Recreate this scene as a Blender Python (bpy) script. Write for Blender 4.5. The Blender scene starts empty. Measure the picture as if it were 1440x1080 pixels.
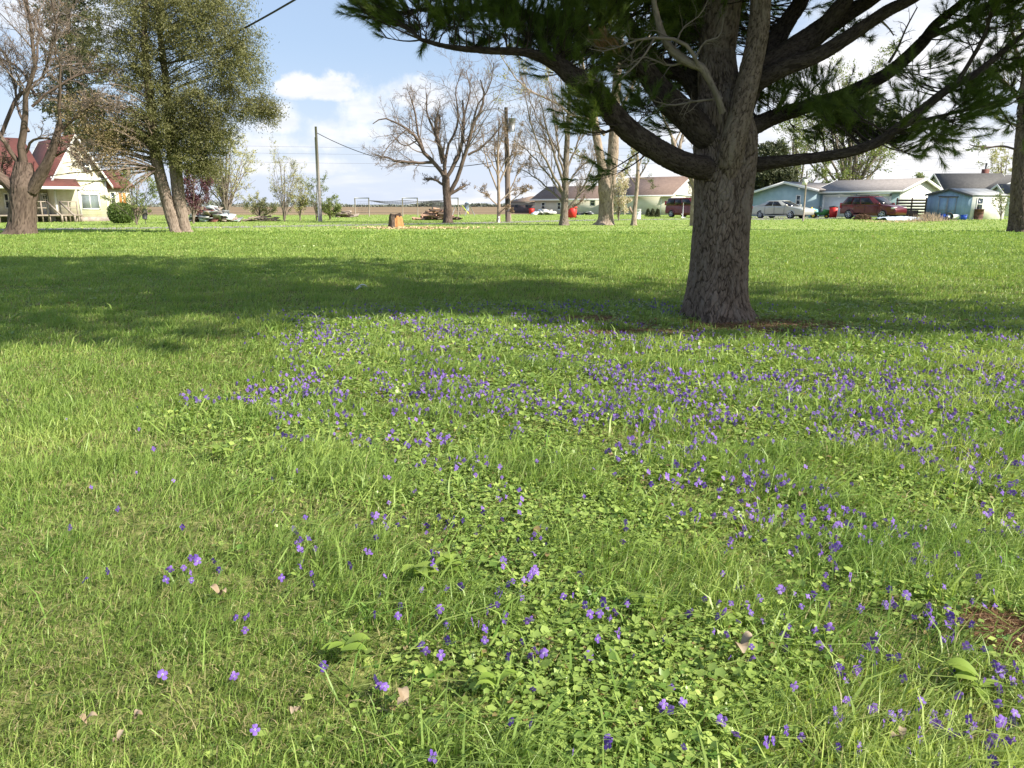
import bpy, math, numpy as np
from mathutils import Vector
R = math.radians
pi = math.pi
scene = bpy.context.scene
# ------------------------------------------------------------------ camera, sky, sun, exposure
H, F, PITCH = 1.1, 1050.0, R(13.39)
cam = bpy.data.objects.new('camera', bpy.data.cameras.new('camera'))
scene.collection.objects.link(cam); scene.camera = cam
cam.location = (0, 0, H); cam.rotation_euler = (pi/2 - PITCH, 0, 0)
cam.data.sensor_width = 36; cam.data.lens = 36*F/1440
cam.data.clip_start = 0.05; cam.data.clip_end = 8000
SUN_EL = R(37); SUN_AZ = math.atan2(-0.42, 0.91)          # toward the sun, measured from +X
SDIR = Vector((math.cos(SUN_EL)*math.cos(SUN_AZ), math.cos(SUN_EL)*math.sin(SUN_AZ), math.sin(SUN_EL)))
sun = bpy.data.objects.new('sun', bpy.data.lights.new('sun', 'SUN'))
scene.collection.objects.link(sun)
sun.data.energy = 4.9; sun.data.angle = R(0.6); sun.data.color = (1.0, 0.93, 0.80)
sun.rotation_euler = SDIR.to_track_quat('Z', 'Y').to_euler()
scene.view_settings.view_transform = 'Standard'; scene.view_settings.look = 'None'
scene.view_settings.exposure = 1.05; scene.view_settings.gamma = 1.0
scene.cycles.max_bounces = 6; scene.cycles.transparent_max_bounces = 4

def pxdir(px, py):
    dx, dy = (px-720)/F, (540-py)/F
    return np.array([dx, math.cos(PITCH)+dy*math.sin(PITCH), dy*math.cos(PITCH)-math.sin(PITCH)])
def P(px, py, D):
    d = pxdir(px, py); return np.array([0, 0, H]) + d*(D/d[1])
def Dg(py): return H/math.tan(PITCH-math.atan((540-py)/F))
def G(px, py): p = P(px, py, Dg(py)); p[2] = 0; return p
def PS(D): return D/F*0.985                                # metres per photo pixel at distance D
def topx(x, y, z=0.0):                                     # world -> photo pixel (arrays)
    zz = z-H; dep = y*math.cos(PITCH)-zz*math.sin(PITCH); up = y*math.sin(PITCH)+zz*math.cos(PITCH)
    dep = np.maximum(dep, 1e-3)
    return 720+F*x/dep, 540-F*up/dep

world = bpy.data.worlds.new('World'); scene.world = world; world.use_nodes = True
def NT(tree):
    def N(t, **kw):
        n = tree.nodes.new(t)
        for k, v in kw.items():
            if k.startswith('i_'):
                key = k[2:]; key = int(key) if key.isdigit() else key.replace('_', ' ')
                n.inputs[key].default_value = v
            else: setattr(n, k, v)
        return n
    def L(a, b): tree.links.new(a, b)
    def M(op, a, b=None, c=None, clamp=False):
        n = tree.nodes.new('ShaderNodeMath'); n.operation = op; n.use_clamp = clamp
        for i, v in enumerate((a, b, c)):
            if v is None: continue
            if isinstance(v, (int, float)): n.inputs[i].default_value = v
            else: L(v, n.inputs[i])
        return n.outputs[0]
    def ramp(f, a, b):                                     # smoothstep a..b
        n = tree.nodes.new('ShaderNodeMapRange'); n.interpolation_type = 'SMOOTHSTEP'
        n.inputs[1].default_value = a; n.inputs[2].default_value = b; L(f, n.inputs[0]); return n.outputs[0]
    def mix(f, a, b, kind='MIX'):
        n = tree.nodes.new('ShaderNodeMix'); n.data_type = 'RGBA'; n.blend_type = kind
        if isinstance(f, (int, float)): n.inputs[0].default_value = f
        else: L(f, n.inputs[0])
        for i, v in ((6, a), (7, b)):
            if isinstance(v, tuple): n.inputs[i].default_value = (*v[:3], 1)
            else: L(v, n.inputs[i])
        return n.outputs[2]
    return N, L, M, ramp, mix
def build_world():
    t = world.node_tree; t.nodes.clear(); N, L, M, ramp, mix = NT(t)
    out = N('ShaderNodeOutputWorld'); bg = N('ShaderNodeBackground'); L(bg.outputs[0], out.inputs[0])
    sky = N('ShaderNodeTexSky', sky_type='NISHITA', sun_disc=False, sun_elevation=SUN_EL, sun_rotation=pi/2-SUN_AZ)
    sky.dust_density = 1.2; sky.ozone_density = 1.0; sky.air_density = 1.0
    tc = N('ShaderNodeTexCoord'); sp = N('ShaderNodeSeparateXYZ'); L(tc.outputs['Generated'], sp.inputs[0])
    x, y, z = sp.outputs
    zc = M('ADD', M('MAXIMUM', z, 0.0), 0.16)
    cb = N('ShaderNodeCombineXYZ'); L(M('DIVIDE', x, zc), cb.inputs[0]); L(M('DIVIDE', y, zc), cb.inputs[1])
    n1 = N('ShaderNodeTexNoise', i_Scale=1.1, i_Detail=9.0, i_Roughness=0.52); L(cb.outputs[0], n1.inputs['Vector'])
    # more cloud to the right and low down, open blue to the upper left
    cov = M('ADD', M('MULTIPLY', x, 0.42), M('MULTIPLY', M('SUBTRACT', 0.16, z), 0.75))
    m1 = ramp(M('ADD', n1.outputs[0], cov), 0.50, 0.80)
    n2 = N('ShaderNodeTexNoise', i_Scale=15.0, i_Detail=9.0, i_Roughness=0.6); L(tc.outputs['Generated'], n2.inputs['Vector'])
    def puff(px, py, sx, sy, soft=0.5):                    # a cumulus as a direction in the sky
        d = pxdir(px, py); d = d/np.linalg.norm(d)
        az = M('SUBTRACT', M('ARCTAN2', x, y), math.atan2(d[0], d[1])); el = M('SUBTRACT', z, float(d[2]))
        el2 = M('MULTIPLY', el, M('ADD', 1.0, M('MULTIPLY', M('LESS_THAN', el, 0.0), 1.1)))
        q = M('SQRT', M('ADD', M('POWER', M('DIVIDE', az, sx), 2.0), M('POWER', M('DIVIDE', el2, sy), 2.0)))
        return ramp(M('ADD', q, M('MULTIPLY', M('SUBTRACT', n2.outputs[0], 0.5), 3.6)), 1.25, 1.25-soft)
    mm = m1
    for a in ((428, 128, 0.034, 0.020, .6), (458, 132, 0.036, 0.020, .6), (520, 165, 0.055, 0.028, 0.9), (560, 205, 0.06, 0.02, 0.9), (420, 235, 0.09, 0.02, 1.0), (385, 180, 0.05, 0.028, .9), (390, 205, 0.09, 0.025, 0.9), (500, 190, 0.10, 0.03, 1.0), (10, 20, .15, .08, 1.0), (590, 140, 0.06, 0.03, 0.9)):
        mm = M('MAXIMUM', mm, M('MULTIPLY', puff(*a), 0.92 if a[4] == .6 else 0.74))
    n3 = N('ShaderNodeTexNoise', i_Scale=5.0, i_Detail=6.0); L(cb.outputs[0], n3.inputs['Vector'])
    cloud = mix(ramp(n3.outputs[0], 0.3, 0.7), (4.1, 4.15, 4.4), (5.0, 4.95, 4.95))
    hz = ramp(z, 0.20, -0.01)
    base = mix(0.6, mix(1.0, sky.outputs[0], (0.7, 0.7, 0.7), 'MULTIPLY'), (2.3, 3.0, 4.2))      # thin high veil over the blue
    base = mix(M('MULTIPLY', hz, 0.78), base, (3.5, 3.8, 4.5))
    col = mix(mm, base, cloud)
    L(col, bg.inputs[0]); bg.inputs[1].default_value = 0.116
build_world()
# ------------------------------------------------------------------ materials
MATS = {}
def newmat(name):
    m = bpy.data.materials.new(name); m.use_nodes = True; t = m.node_tree; t.nodes.clear()
    MATS[name] = m; return m, t
def pm(name, c1, c2=None, scale=4.0, rough=0.8, bump=0.0, bscale=None, metal=0.0, spec=0.4, st=(1, 1, 1), kind='noise', coat=0.0, attr=None, detail=5.0, contrast=(0.35, 0.65)):
    m, t = newmat(name); N, L, M, ramp, mix = NT(t)
    out = N('ShaderNodeOutputMaterial'); b = N('ShaderNodeBsdfPrincipled'); L(b.outputs[0], out.inputs[0])
    b.inputs['Roughness'].default_value = rough; b.inputs['Metallic'].default_value = metal
    b.inputs['Specular IOR Level'].default_value = spec; b.inputs['Coat Weight'].default_value = coat
    if attr: s = N('ShaderNodeAttribute', attribute_name=attr).outputs['Vector']
    else: s = N('ShaderNodeTexCoord').outputs['Object']
    mp = N('ShaderNodeMapping'); mp.inputs['Scale'].default_value = st; L(s, mp.inputs[0]); v = mp.outputs[0]
    n = N('ShaderNodeTexNoise', i_Scale=scale, i_Detail=detail); L(v, n.inputs['Vector'])
    c2 = c2 or tuple(c*0.8 for c in c1)
    col = mix(ramp(n.outputs[0], *contrast), c1, c2)
    h = None
    if kind == 'siding':                                   # horizontal boards
        w = N('ShaderNodeTexWave', bands_direction='Z', wave_profile='SAW', i_Scale=bscale or 1.2); L(s, w.inputs['Vector'])
        h = w.outputs['Fac'] if 'Fac' in w.outputs else w.outputs[1]
    elif kind == 'ribs':                                   # vertical corrugation
        w = N('ShaderNodeTexWave', bands_direction='X', wave_profile='TRI', i_Scale=bscale or 1.2); L(s, w.inputs['Vector']); h = w.outputs[1]
        col = mix(M('MULTIPLY', ramp(h, 0.25, 0.0), 0.35), col, tuple(c*0.55 for c in c1))
    elif kind == 'shingle':
        w = N('ShaderNodeTexBrick', i_Scale=bscale or 3.0); w.inputs['Color1'].default_value = (*c1, 1); w.inputs['Color2'].default_value = (*c2, 1)
        w.inputs['Mortar'].default_value = tuple(c*0.6 for c in c2)+(1,); w.inputs['Mortar Size'].default_value = 0.03
        L(s, w.inputs['Vector']); col = mix(0.5, col, w.outputs[0]); h = w.outputs[1]
        bump = -abs(bump)
    elif bump:
        n2 = N('ShaderNodeTexNoise', i_Scale=bscale or scale*4, i_Detail=6.0); L(v, n2.inputs['Vector']); h = n2.outputs[0]
    if bump and h is not None:
        bp = N('ShaderNodeBump'); bp.inputs['Strength'].default_value = abs(bump); bp.inputs['Distance'].default_value = 0.03
        bp.invert = bump < 0; L(h, bp.inputs['Height']); L(bp.outputs[0], b.inputs['Normal'])
    L(col, b.inputs['Base Color']); return m
def leafmat(name, c1, c2, c3=None, trans=0.4, rough=0.5, wscale=0.0, dry=None, spec=0.3):
    """two-sided leaf: diffuse/gloss + translucency; 'rnd' varies each leaf, world noise varies patches"""
    m, t = newmat(name); N, L, M, ramp, mix = NT(t)
    out = N('ShaderNodeOutputMaterial'); b = N('ShaderNodeBsdfPrincipled'); tr = N('ShaderNodeBsdfTranslucent'); ms = N('ShaderNodeMixShader')
    a = N('ShaderNodeAttribute', attribute_name='rnd').outputs['Fac']
    col = mix(a, c1, c2)
    if wscale:
        n = N('ShaderNodeTexNoise', i_Scale=wscale, i_Detail=4.0); L(N('ShaderNodeTexCoord').outputs['Object'], n.inputs['Vector'])
        col = mix(ramp(n.outputs[0], 0.42, 0.62), col, mix(a, c3 or c2, c1))
    if dry:
        d = N('ShaderNodeAttribute', attribute_name='dry').outputs['Fac']; col = mix(d, col, dry)
    b.inputs['Roughness'].default_value = rough; b.inputs['Specular IOR Level'].default_value = spec
    L(col, b.inputs['Base Color'])
    tcol = mix(1.0, col, (1.0, 1.0, 0.55), 'MULTIPLY'); L(tcol, tr.inputs[0])
    ms.inputs[0].default_value = trans; L(b.outputs[0], ms.inputs[1]); L(tr.outputs[0], ms.inputs[2]); L(ms.outputs[0], out.inputs[0])
    return m
def barkmat(name, ridge, deep, lichen=None, bump=0.6, sc=(14, 14, 3)):
    m, t = newmat(name); N, L, M, ramp, mix = NT(t)
    out = N('ShaderNodeOutputMaterial'); b = N('ShaderNodeBsdfPrincipled'); L(b.outputs[0], out.inputs[0])
    b.inputs['Roughness'].default_value = 0.95; b.inputs['Specular IOR Level'].default_value = 0.12
    bk = N('ShaderNodeAttribute', attribute_name='bk').outputs['Vector']; cr = N('ShaderNodeAttribute', attribute_name='crack').outputs['Fac']
    mp = N('ShaderNodeMapping'); mp.inputs['Scale'].default_value = sc; L(bk, mp.inputs[0])
    n = N('ShaderNodeTexNoise', i_Scale=1.0, i_Detail=7.0, i_Roughness=0.62); L(mp.outputs[0], n.inputs['Vector'])
    n2 = N('ShaderNodeTexNoise', i_Scale=0.28, i_Detail=3.0); L(mp.outputs[0], n2.inputs['Vector'])
    f = M('MULTIPLY', M('ADD', M('MULTIPLY', ramp(n.outputs[0], 0.36, 0.6), 0.6), 0.4), ramp(cr, 0.05, 0.75))
    col = mix(f, deep, ridge)
    if lichen: col = mix(M('MULTIPLY', ramp(n2.outputs[0], 0.5, 0.66), 0.6), col, lichen)
    bp = N('ShaderNodeBump'); bp.inputs['Strength'].default_value = bump; bp.inputs['Distance'].default_value = 0.02
    L(n.outputs[0], bp.inputs['Height']); L(bp.outputs[0], b.inputs['Normal']); L(col, b.inputs['Base Color']); return m
def glassmat(name, c=(0.03, 0.04, 0.05), rough=0.06):
    return pm(name, c, tuple(x*1.8 for x in c), scale=0.9, rough=rough, spec=0.8)
# ------------------------------------------------------------------ mesh accumulation
COL = scene.collection
class MB:
    def __init__(s): s.V, s.F3, s.F4, s.n, s.A = [], [], [], 0, {}
    def add(s, V, F3=None, F4=None, **at):
        V = np.asarray(V, float).reshape(-1, 3)
        if F3 is not None and len(F3): s.F3.append(np.asarray(F3, int).reshape(-1, 3)+s.n)
        if F4 is not None and len(F4): s.F4.append(np.asarray(F4, int).reshape(-1, 4)+s.n)
        for k, v in at.items(): s.A.setdefault(k, []).append((s.n, np.asarray(v, float)))
        s.V.append(V); s.n += len(V); return s
    def build(s, name, mat, parent=None, origin=(0, 0, 0), smooth=False):
        me = bpy.data.meshes.new(name)
        if s.n:
            V = np.concatenate(s.V)-np.asarray(origin)
            f3 = np.concatenate(s.F3) if s.F3 else np.zeros((0, 3), int); f4 = np.concatenate(s.F4) if s.F4 else np.zeros((0, 4), int)
            me.vertices.add(len(V)); me.vertices.foreach_set('co', V.astype(np.float32).ravel())
            nl = f3.size+f4.size; me.loops.add(nl); me.loops.foreach_set('vertex_index', np.concatenate([f3.ravel(), f4.ravel()]).astype(np.int32))
            me.polygons.add(len(f3)+len(f4))
            ls = np.concatenate([np.arange(len(f3))*3, f3.size+np.arange(len(f4))*4]).astype(np.int32)
            me.polygons.foreach_set('loop_start', ls)
            me.update(calc_edges=True)
            if smooth: me.polygons.foreach_set('use_smooth', np.ones(len(ls), bool))
            for k, lst in s.A.items():
                vec = lst[0][1].ndim == 2
                arr = np.zeros((s.n, 3) if vec else s.n)
                for st, v in lst: arr[st:st+len(v)] = v
                a = me.attributes.new(k, 'FLOAT_VECTOR' if vec else 'FLOAT', 'POINT')
                a.data.foreach_set('vector' if vec else 'value', arr.astype(np.float32).ravel())
        o = bpy.data.objects.new(name, me); COL.objects.link(o)
        if mat: me.materials.append(MATS[mat] if isinstance(mat, str) else mat)
        if parent is not None: o.parent = parent
        return o
    # --- solids
    def box(s, x0, x1, y0, y1, z0, z1):
        V = [(x, y, z) for z in (z0, z1) for x, y in ((x0, y0), (x1, y0), (x1, y1), (x0, y1))]
        return s.add(V, None, [(0, 3, 2, 1), (4, 5, 6, 7), (0, 1, 5, 4), (1, 2, 6, 5), (2, 3, 7, 6), (3, 0, 4, 7)])
    def hexa(s, V): return s.add(V, None, [(0, 3, 2, 1), (4, 5, 6, 7), (0, 1, 5, 4), (1, 2, 6, 5), (2, 3, 7, 6), (3, 0, 4, 7)])
    def prism(s, prof, y0, y1, axis='y'):                  # convex profile in x,z extruded along y (or y,z along x)
        n = len(prof)
        f = (lambda a, c, t: (a, t, c)) if axis == 'y' else (lambda a, c, t: (t, a, c))
        V = [f(a, c, y0) for a, c in prof]+[f(a, c, y1) for a, c in prof]
        cen0 = np.mean(V[:n], 0); cen1 = np.mean(V[n:], 0); V += [tuple(cen0), tuple(cen1)]
        F3 = [(i, (i+1) % n, 2*n) for i in range(n)]+[(n+(i+1) % n, n+i, 2*n+1) for i in range(n)]
        return s.add(V, F3, [(i, n+i, n+(i+1) % n, (i+1) % n) for i in range(n)])
    def cyl(s, a, b, r0, r1=None, n=12, cap=True):
        r1 = r0 if r1 is None else r1
        tubes(s, np.array([[a, b]], float), np.array([[r0, r1]], float), n)
        if cap:
            base = s.n-2*n; a, b = np.array(a, float), np.array(b, float)
            s.add([a, b]); c = s.n-2
            s.F3.append(np.array([(base+i, base+(i+1) % n, c) for i in range(n)]+[(base+n+(i+1) % n, base+n+i, c+1) for i in range(n)]))
        return s
def tubes(mb, Pt, Rr, sides=4, rnd=None):
    """batch of tubes: Pt[B,N,3], Rr[B,N]"""
    Pt = np.asarray(Pt, float); Rr = np.asarray(Rr, float); B, N, _ = Pt.shape
    if B == 0: return
    T = np.gradient(Pt, axis=1); T /= np.linalg.norm(T, axis=2, keepdims=True)+1e-9
    avg = T.mean(1); ref = np.where(np.abs(avg[:, 2:3]) > 0.7, np.array([[1.0, 0.13, 0]]), np.array([[0.05, 0, 1.0]]))[:, None, :]
    U = np.cross(T, ref); U /= np.linalg.norm(U, axis=2, keepdims=True)+1e-9; W = np.cross(T, U)
    th = np.arange(sides)/sides*2*pi; c, s_ = np.cos(th), np.sin(th)
    V = Pt[:, :, None, :]+Rr[:, :, None, None]*(U[:, :, None, :]*c[None, None, :, None]+W[:, :, None, :]*s_[None, None, :, None])
    ln = np.concatenate([np.zeros((B, 1)), np.cumsum(np.linalg.norm(np.diff(Pt, axis=1), axis=2), 1)], 1)
    bk = np.stack([Rr[:, :, None]*c, Rr[:, :, None]*s_, np.broadcast_to(ln[:, :, None], (B, N, sides))], -1)+np.arange(B)[:, None, None, None]*0.37
    i = np.arange(sides); j = (i+1) % sides; q = np.arange(N-1)[:, None]*sides
    f = np.stack([q+i, q+j, q+sides+j, q+sides+i], -1).reshape(-1, 4)
    Fc = (f[None]+np.arange(B)[:, None, None]*N*sides).reshape(-1, 4)
    mb.add(V.reshape(-1, 3), None, Fc, bk=bk.reshape(-1, 3), crack=np.ones(B*N*sides))
def smooth_line(pts, rad, n):
    pts = np.asarray(pts, float); rad = np.asarray(rad, float)
    k = np.arange(len(pts)); t = np.linspace(0, len(pts)-1, n)
    if len(pts) < 3: return np.stack([np.interp(t, k, pts[:, a]) for a in range(3)], 1), np.interp(t, k, rad)
    Pp = np.concatenate([[2*pts[0]-pts[1]], pts, [2*pts[-1]-pts[-2]]])
    i = np.minimum(t.astype(int), len(pts)-2); u = (t-i)[:, None]
    a, b, c, d = Pp[i], Pp[i+1], Pp[i+2], Pp[i+3]
    out = 0.5*((2*b)+(-a+c)*u+(2*a-5*b+4*c-d)*u**2+(-a+3*b-3*c+d)*u**3)
    return out, np.interp(t, k, rad)
def worley(u, v, nu, seed=1):
    """u in cells (periodic nu), v in cells; returns F2-F1, cell id hash"""
    iu, iv = np.floor(u).astype(int), np.floor(v).astype(int); f1 = np.full(u.shape, 9.0); f2 = f1.copy(); cid = np.zeros(u.shape)
    def h(a, b, k): x = np.sin((a % nu)*127.1+b*311.7+k*74.7+seed)*43758.5453; return x-np.floor(x)
    for du in (-1, 0, 1):
        for dv in (-1, 0, 1):
            a, b = iu+du, iv+dv
            d = np.hypot(a+h(a, b, 0)-u, b+h(a, b, 1)-v); near = d < f1
            f2 = np.where(near, f1, np.minimum(f2, d)); cid = np.where(near, h(a, b, 2), cid); f1 = np.where(near, d, f1)
    return f2-f1, cid
def barktube(mb, pts, rad, around=120, ds=0.02, cell=(0.05, 0.17), amp=0.014, flare=None, seed=1, ridge=0.6):
    pts = np.asarray(pts, float); L = np.linalg.norm(np.diff(pts, axis=0), axis=1).sum(); n = max(8, int(L/ds))
    C, r = smooth_line(pts, rad, n)
    T = np.gradient(C, axis=0); T /= np.linalg.norm(T, axis=1, keepdims=True)
    ref = np.array([0.1, 1.0, 0.05]); U = np.cross(T, ref); U /= np.linalg.norm(U, axis=1, keepdims=True); W = np.cross(T, U)
    th = np.arange(around)/around*2*pi; ln = np.concatenate([[0], np.cumsum(np.linalg.norm(np.diff(C, axis=0), axis=1))])
    TH, LN = np.meshgrid(th, ln); RR = np.repeat(r[:, None], around, 1); rm = np.mean(r)
    nu = max(6, int(2*pi*rm/cell[0])); u = TH/(2*pi)*nu+0.45*np.sin(LN*7+TH*3+seed)+0.28*np.sin(LN*19+TH*7+1)+0.16*np.sin(LN*47-TH*11)+0.10*np.sin(LN*110+TH*23); v = LN/cell[1]+0.5*np.sin(TH*5+seed)+0.3*np.sin(TH*13)
    e, cid = worley(u, v, nu, seed); e2, _ = worley(u*2+0.3, v*3.1, nu*2, seed+5); e3, _ = worley(u*4+.7, v*9, nu*4, seed+9)
    cr = np.clip(e/0.30, 0, 1); cr = cr*cr*(3-2*cr)
    lump = 0.03*np.sin(TH*3+LN*2.1+seed)+0.02*np.sin(TH*5-LN*3.3)
    if flare: lump = lump+flare*np.exp(-LN/0.17)*(1+0.55*np.cos(5*TH+0.7)+0.3*np.cos(3*TH+2))+0.05*np.exp(-LN/0.5)*np.cos(4*TH+1)
    r2 = RR*(1+lump)+amp*(cr*(0.8+0.35*cid)-0.6)+amp*0.38*np.clip(e2/0.35, 0, 1)+amp*0.2*np.clip(e3/.4, 0, 1)
    V = C[:, None, :]+r2[..., None]*(U[:, None, :]*np.cos(TH)[..., None]+W[:, None, :]*np.sin(TH)[..., None])
    bk = np.stack([RR*np.cos(TH), RR*np.sin(TH), LN+seed], -1)
    i = np.arange(around); j = (i+1) % around; q = np.arange(n-1)[:, None]*around
    mb.add(V.reshape(-1, 3), None, np.stack([q+i, q+j, q+around+j, q+around+i], -1).reshape(-1, 4), bk=bk.reshape(-1, 3), crack=(0.02+0.78*cr+0.2*np.clip(e2/0.25, 0, 1)).ravel())
    return C, r
def spawn(rng, Pt, Rr, k, t0, t1, ang, lf, rf, nseg=5, wob=0.12, up=0.15, minr=0.0, ln=None, droop=0.0):
    """children of a batch of polylines, k each"""
    B, N, _ = Pt.shape; idx = np.repeat(np.arange(B), k); m = len(idx)
    t = rng.uniform(t0, t1, m)*(N-1); i = np.minimum(t.astype(int), N-2); u = (t-i)[:, None]
    S = Pt[idx, i]*(1-u)+Pt[idx, i+1]*u; r = Rr[idx, i]*(1-u[:, 0])+Rr[idx, i+1]*u[:, 0]
    T = Pt[idx, i+1]-Pt[idx, i]; T /= np.linalg.norm(T, axis=1, keepdims=True)+1e-9
    rv = rng.normal(size=(m, 3)); pr = rv-(rv*T).sum(1, keepdims=True)*T; pr /= np.linalg.norm(pr, axis=1, keepdims=True)
    a = rng.uniform(ang*0.6, ang*1.3, m)[:, None]; d = T*np.cos(a)+pr*np.sin(a)
    PL = np.linalg.norm(np.diff(Pt, axis=1), axis=2).sum(1)[idx] if ln is None else np.full(m, ln)
    Ln = PL*lf*rng.uniform(0.55, 1.15, m)*(1-0.45*(t/(N-1)))
    out = np.zeros((m, nseg, 3)); out[:, 0] = S; st = (Ln/(nseg-1))[:, None]
    for q in range(1, nseg):
        d = d+rng.normal(size=(m, 3))*wob; d[:, 2] += up-droop*q/nseg; d /= np.linalg.norm(d, axis=1, keepdims=True); out[:, q] = out[:, q-1]+d*st
    rr = np.maximum(r*rf, minr)[:, None]*np.linspace(1, 0.25, nseg)[None]
    return out, rr
def connect(rng, trunks, targets, r0, r1, nseg=7, sag=0.1, low=0.35):
    """curved boughs from the nearest trunk line to each target"""
    T = np.concatenate(trunks); out = []
    for c in targets:
        d = np.linalg.norm((T-c)*np.array([1, 1, 1.5])+np.array([0, 0, low]), axis=1); s = T[d.argmin()]
        mid = (s+c)/2+rng.normal(size=3)*0.08*np.linalg.norm(c-s)+np.array([0, 0, -sag*np.linalg.norm(c-s)])
        t = np.linspace(0, 1, nseg)[:, None]; out.append((1-t)**2*s+2*t*(1-t)*mid+t*t*c)
    out = np.array(out); return out, np.repeat(np.linspace(r0, r1, nseg)[None], len(out), 0)
def rand_dirs(rng, n): v = rng.normal(size=(n, 3)); return v/np.linalg.norm(v, axis=1, keepdims=True)
def leaves(mb, rng, C, L, W, d=None, flat=0.0):
    """one folded quad per centre C; L length, W width (arrays or scalars), d direction"""
    n = len(C)
    if n == 0: return
    d = rand_dirs(rng, n) if d is None else d; s = np.cross(d, rand_dirs(rng, n)); s /= np.linalg.norm(s, axis=1, keepdims=True)+1e-9
    if flat: s[:, 2] *= 1-flat; s /= np.linalg.norm(s, axis=1, keepdims=True)+1e-9
    L = np.broadcast_to(L, n)[:, None]; W = np.broadcast_to(W, n)[:, None]
    V = np.stack([C, C+d*L*0.45+s*W*0.5, C+d*L, C+d*L*0.45-s*W*0.5], 1)
    mb.add(V.reshape(-1, 3), None, np.arange(4*n).reshape(-1, 4), rnd=np.repeat(rng.random(n), 4))
# ------------------------------------------------------------------ tagging
def tag(o, label=None, cat=None, group=None, kind=None):
    if label: o['label'] = label
    if cat: o['category'] = cat
    if group: o['group'] = group
    if kind: o['kind'] = kind
    return o
def empty(name, loc, label, cat, group=None, rz=0.0):
    o = bpy.data.objects.new(name, None); COL.objects.link(o); o.location = loc; o.rotation_euler = (0, 0, rz)
    o.empty_display_size = 0.2
    return tag(o, label, cat, group)
# ------------------------------------------------------------------ ground
def sheet(name, pts, z, mat, kind='structure', **k):
    mb = MB(); V = [(p[0], p[1], z) for p in pts]; n = len(V); c = np.mean(V, 0)
    mb.add(V+[tuple(c)], [(i, (i+1) % n, n) for i in range(n)]); o = mb.build(name, mat); tag(o, kind=kind, **k); return o
def groundmat():
    m, t = newmat('lawn_soil'); N, L, M, ramp, mix = NT(t)
    out = N('ShaderNodeOutputMaterial'); b = N('ShaderNodeBsdfPrincipled'); L(b.outputs[0], out.inputs[0]); b.inputs['Roughness'].default_value = 1; b.inputs['Specular IOR Level'].default_value = 0.05
    o = N('ShaderNodeTexCoord').outputs['Object']
    n = N('ShaderNodeTexNoise', i_Scale=11.0, i_Detail=8.0, i_Roughness=0.7); L(o, n.inputs['Vector'])
    n2 = N('ShaderNodeTexNoise', i_Scale=0.9, i_Detail=4.0); L(o, n2.inputs['Vector'])
    n3 = N('ShaderNodeTexNoise', i_Scale=55.0, i_Detail=6.0); L(o, n3.inputs['Vector'])
    thatch = mix(ramp(n3.outputs[0], 0.35, 0.65), (0.15, 0.18, 0.05), (0.30, 0.30, 0.12))
    soil = mix(ramp(n3.outputs[0], 0.35, 0.65), (0.055, 0.07, 0.02), (0.11, 0.16, 0.033))
    col = mix(ramp(n.outputs[0], 0.45, 0.62), soil, thatch)
    # farther than the blades reach the sheet itself is turf
    sp = N('ShaderNodeSeparateXYZ'); L(o, sp.inputs[0])
    turf = mix(ramp(n2.outputs[0], 0.35, 0.65), (0.22, 0.30, 0.08), (0.29, 0.35, 0.11))
    col = mix(ramp(sp.outputs[1], 16.0, 34.0), col, turf)
    bp = N('ShaderNodeBump'); bp.inputs['Strength'].default_value = 0.8; bp.inputs['Distance'].default_value = 0.03; L(n.outputs[0], bp.inputs['Height']); L(bp.outputs[0], b.inputs['Normal'])
    L(col, b.inputs['Base Color'])
groundmat()
S = 4000
sheet('ground', [(-S, -S), (S, -S), (S, S), (-S, S)], 0, 'lawn_soil')
pm('field_soil', (0.26, 0.19, 0.12), (0.17, 0.13, 0.085), scale=0.05, rough=1, spec=0.05, st=(0.25, 1, 1), detail=7)
pm('gravel', (0.32, 0.30, 0.27), (0.22, 0.21, 0.19), scale=3, rough=1, spec=0.1)
sheet('field', [(-3000, 96), (-30, 94), (12, 112), (60, 170), (3000, 200), (3500, 3900), (-3500, 3900)], 0.004, 'field_soil')
def strip(name, line, w, z, mat, **k):
    mb = MB(); L_ = np.array(line, float); d = np.gradient(L_, axis=0); d /= np.linalg.norm(d, axis=1, keepdims=True); nrm = np.stack([-d[:, 1], d[:, 0]], 1)
    a, b = L_+nrm*w/2, L_-nrm*w/2; n = len(L_); V = np.concatenate([np.c_[a, np.full(n, z)], np.c_[b, np.full(n, z)]])
    mb.add(V, None, [(i, n+i, n+i+1, i+1) for i in range(n-1)]); return tag(mb.build(name, mat), kind='structure', **k)
strip('road', [(-60, 33), (-25.5, 36.5), (-15, 41.5), (-2.2, 52), (6, 62), (16, 68), (40, 71), (80, 73)], 3.4, 0.008, 'gravel')
strip('driveway', [(18, 66), (24, 72), (30, 78), (31, 90)], 9, 0.004, 'gravel')
# far line of trees along the horizon: one low mass nobody could count
leafmat('far_leaf', (0.16, 0.18, 0.15), (0.22, 0.24, 0.2), trans=0.1)
def treeline():
    rng = np.random.default_rng(5); mb = MB(); X = np.concatenate([rng.uniform(-1500, 1500, 22000), rng.uniform(-330, 60, 9000)])
    hgt = 5+5*np.clip(np.sin(X*0.011+1)+np.sin(X*0.027)+0.6*np.sin(X*0.07), -0.8, 2); C = np.stack([X, rng.uniform(1480, 1560, len(X)), rng.random(len(X))*hgt], 1)
    leaves(mb, rng, C, 4.5, 3.5); tag(mb.build('distant_treeline', 'far_leaf'), 'hazy far line of trees along the flat horizon', 'trees', kind='stuff')
treeline()
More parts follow.
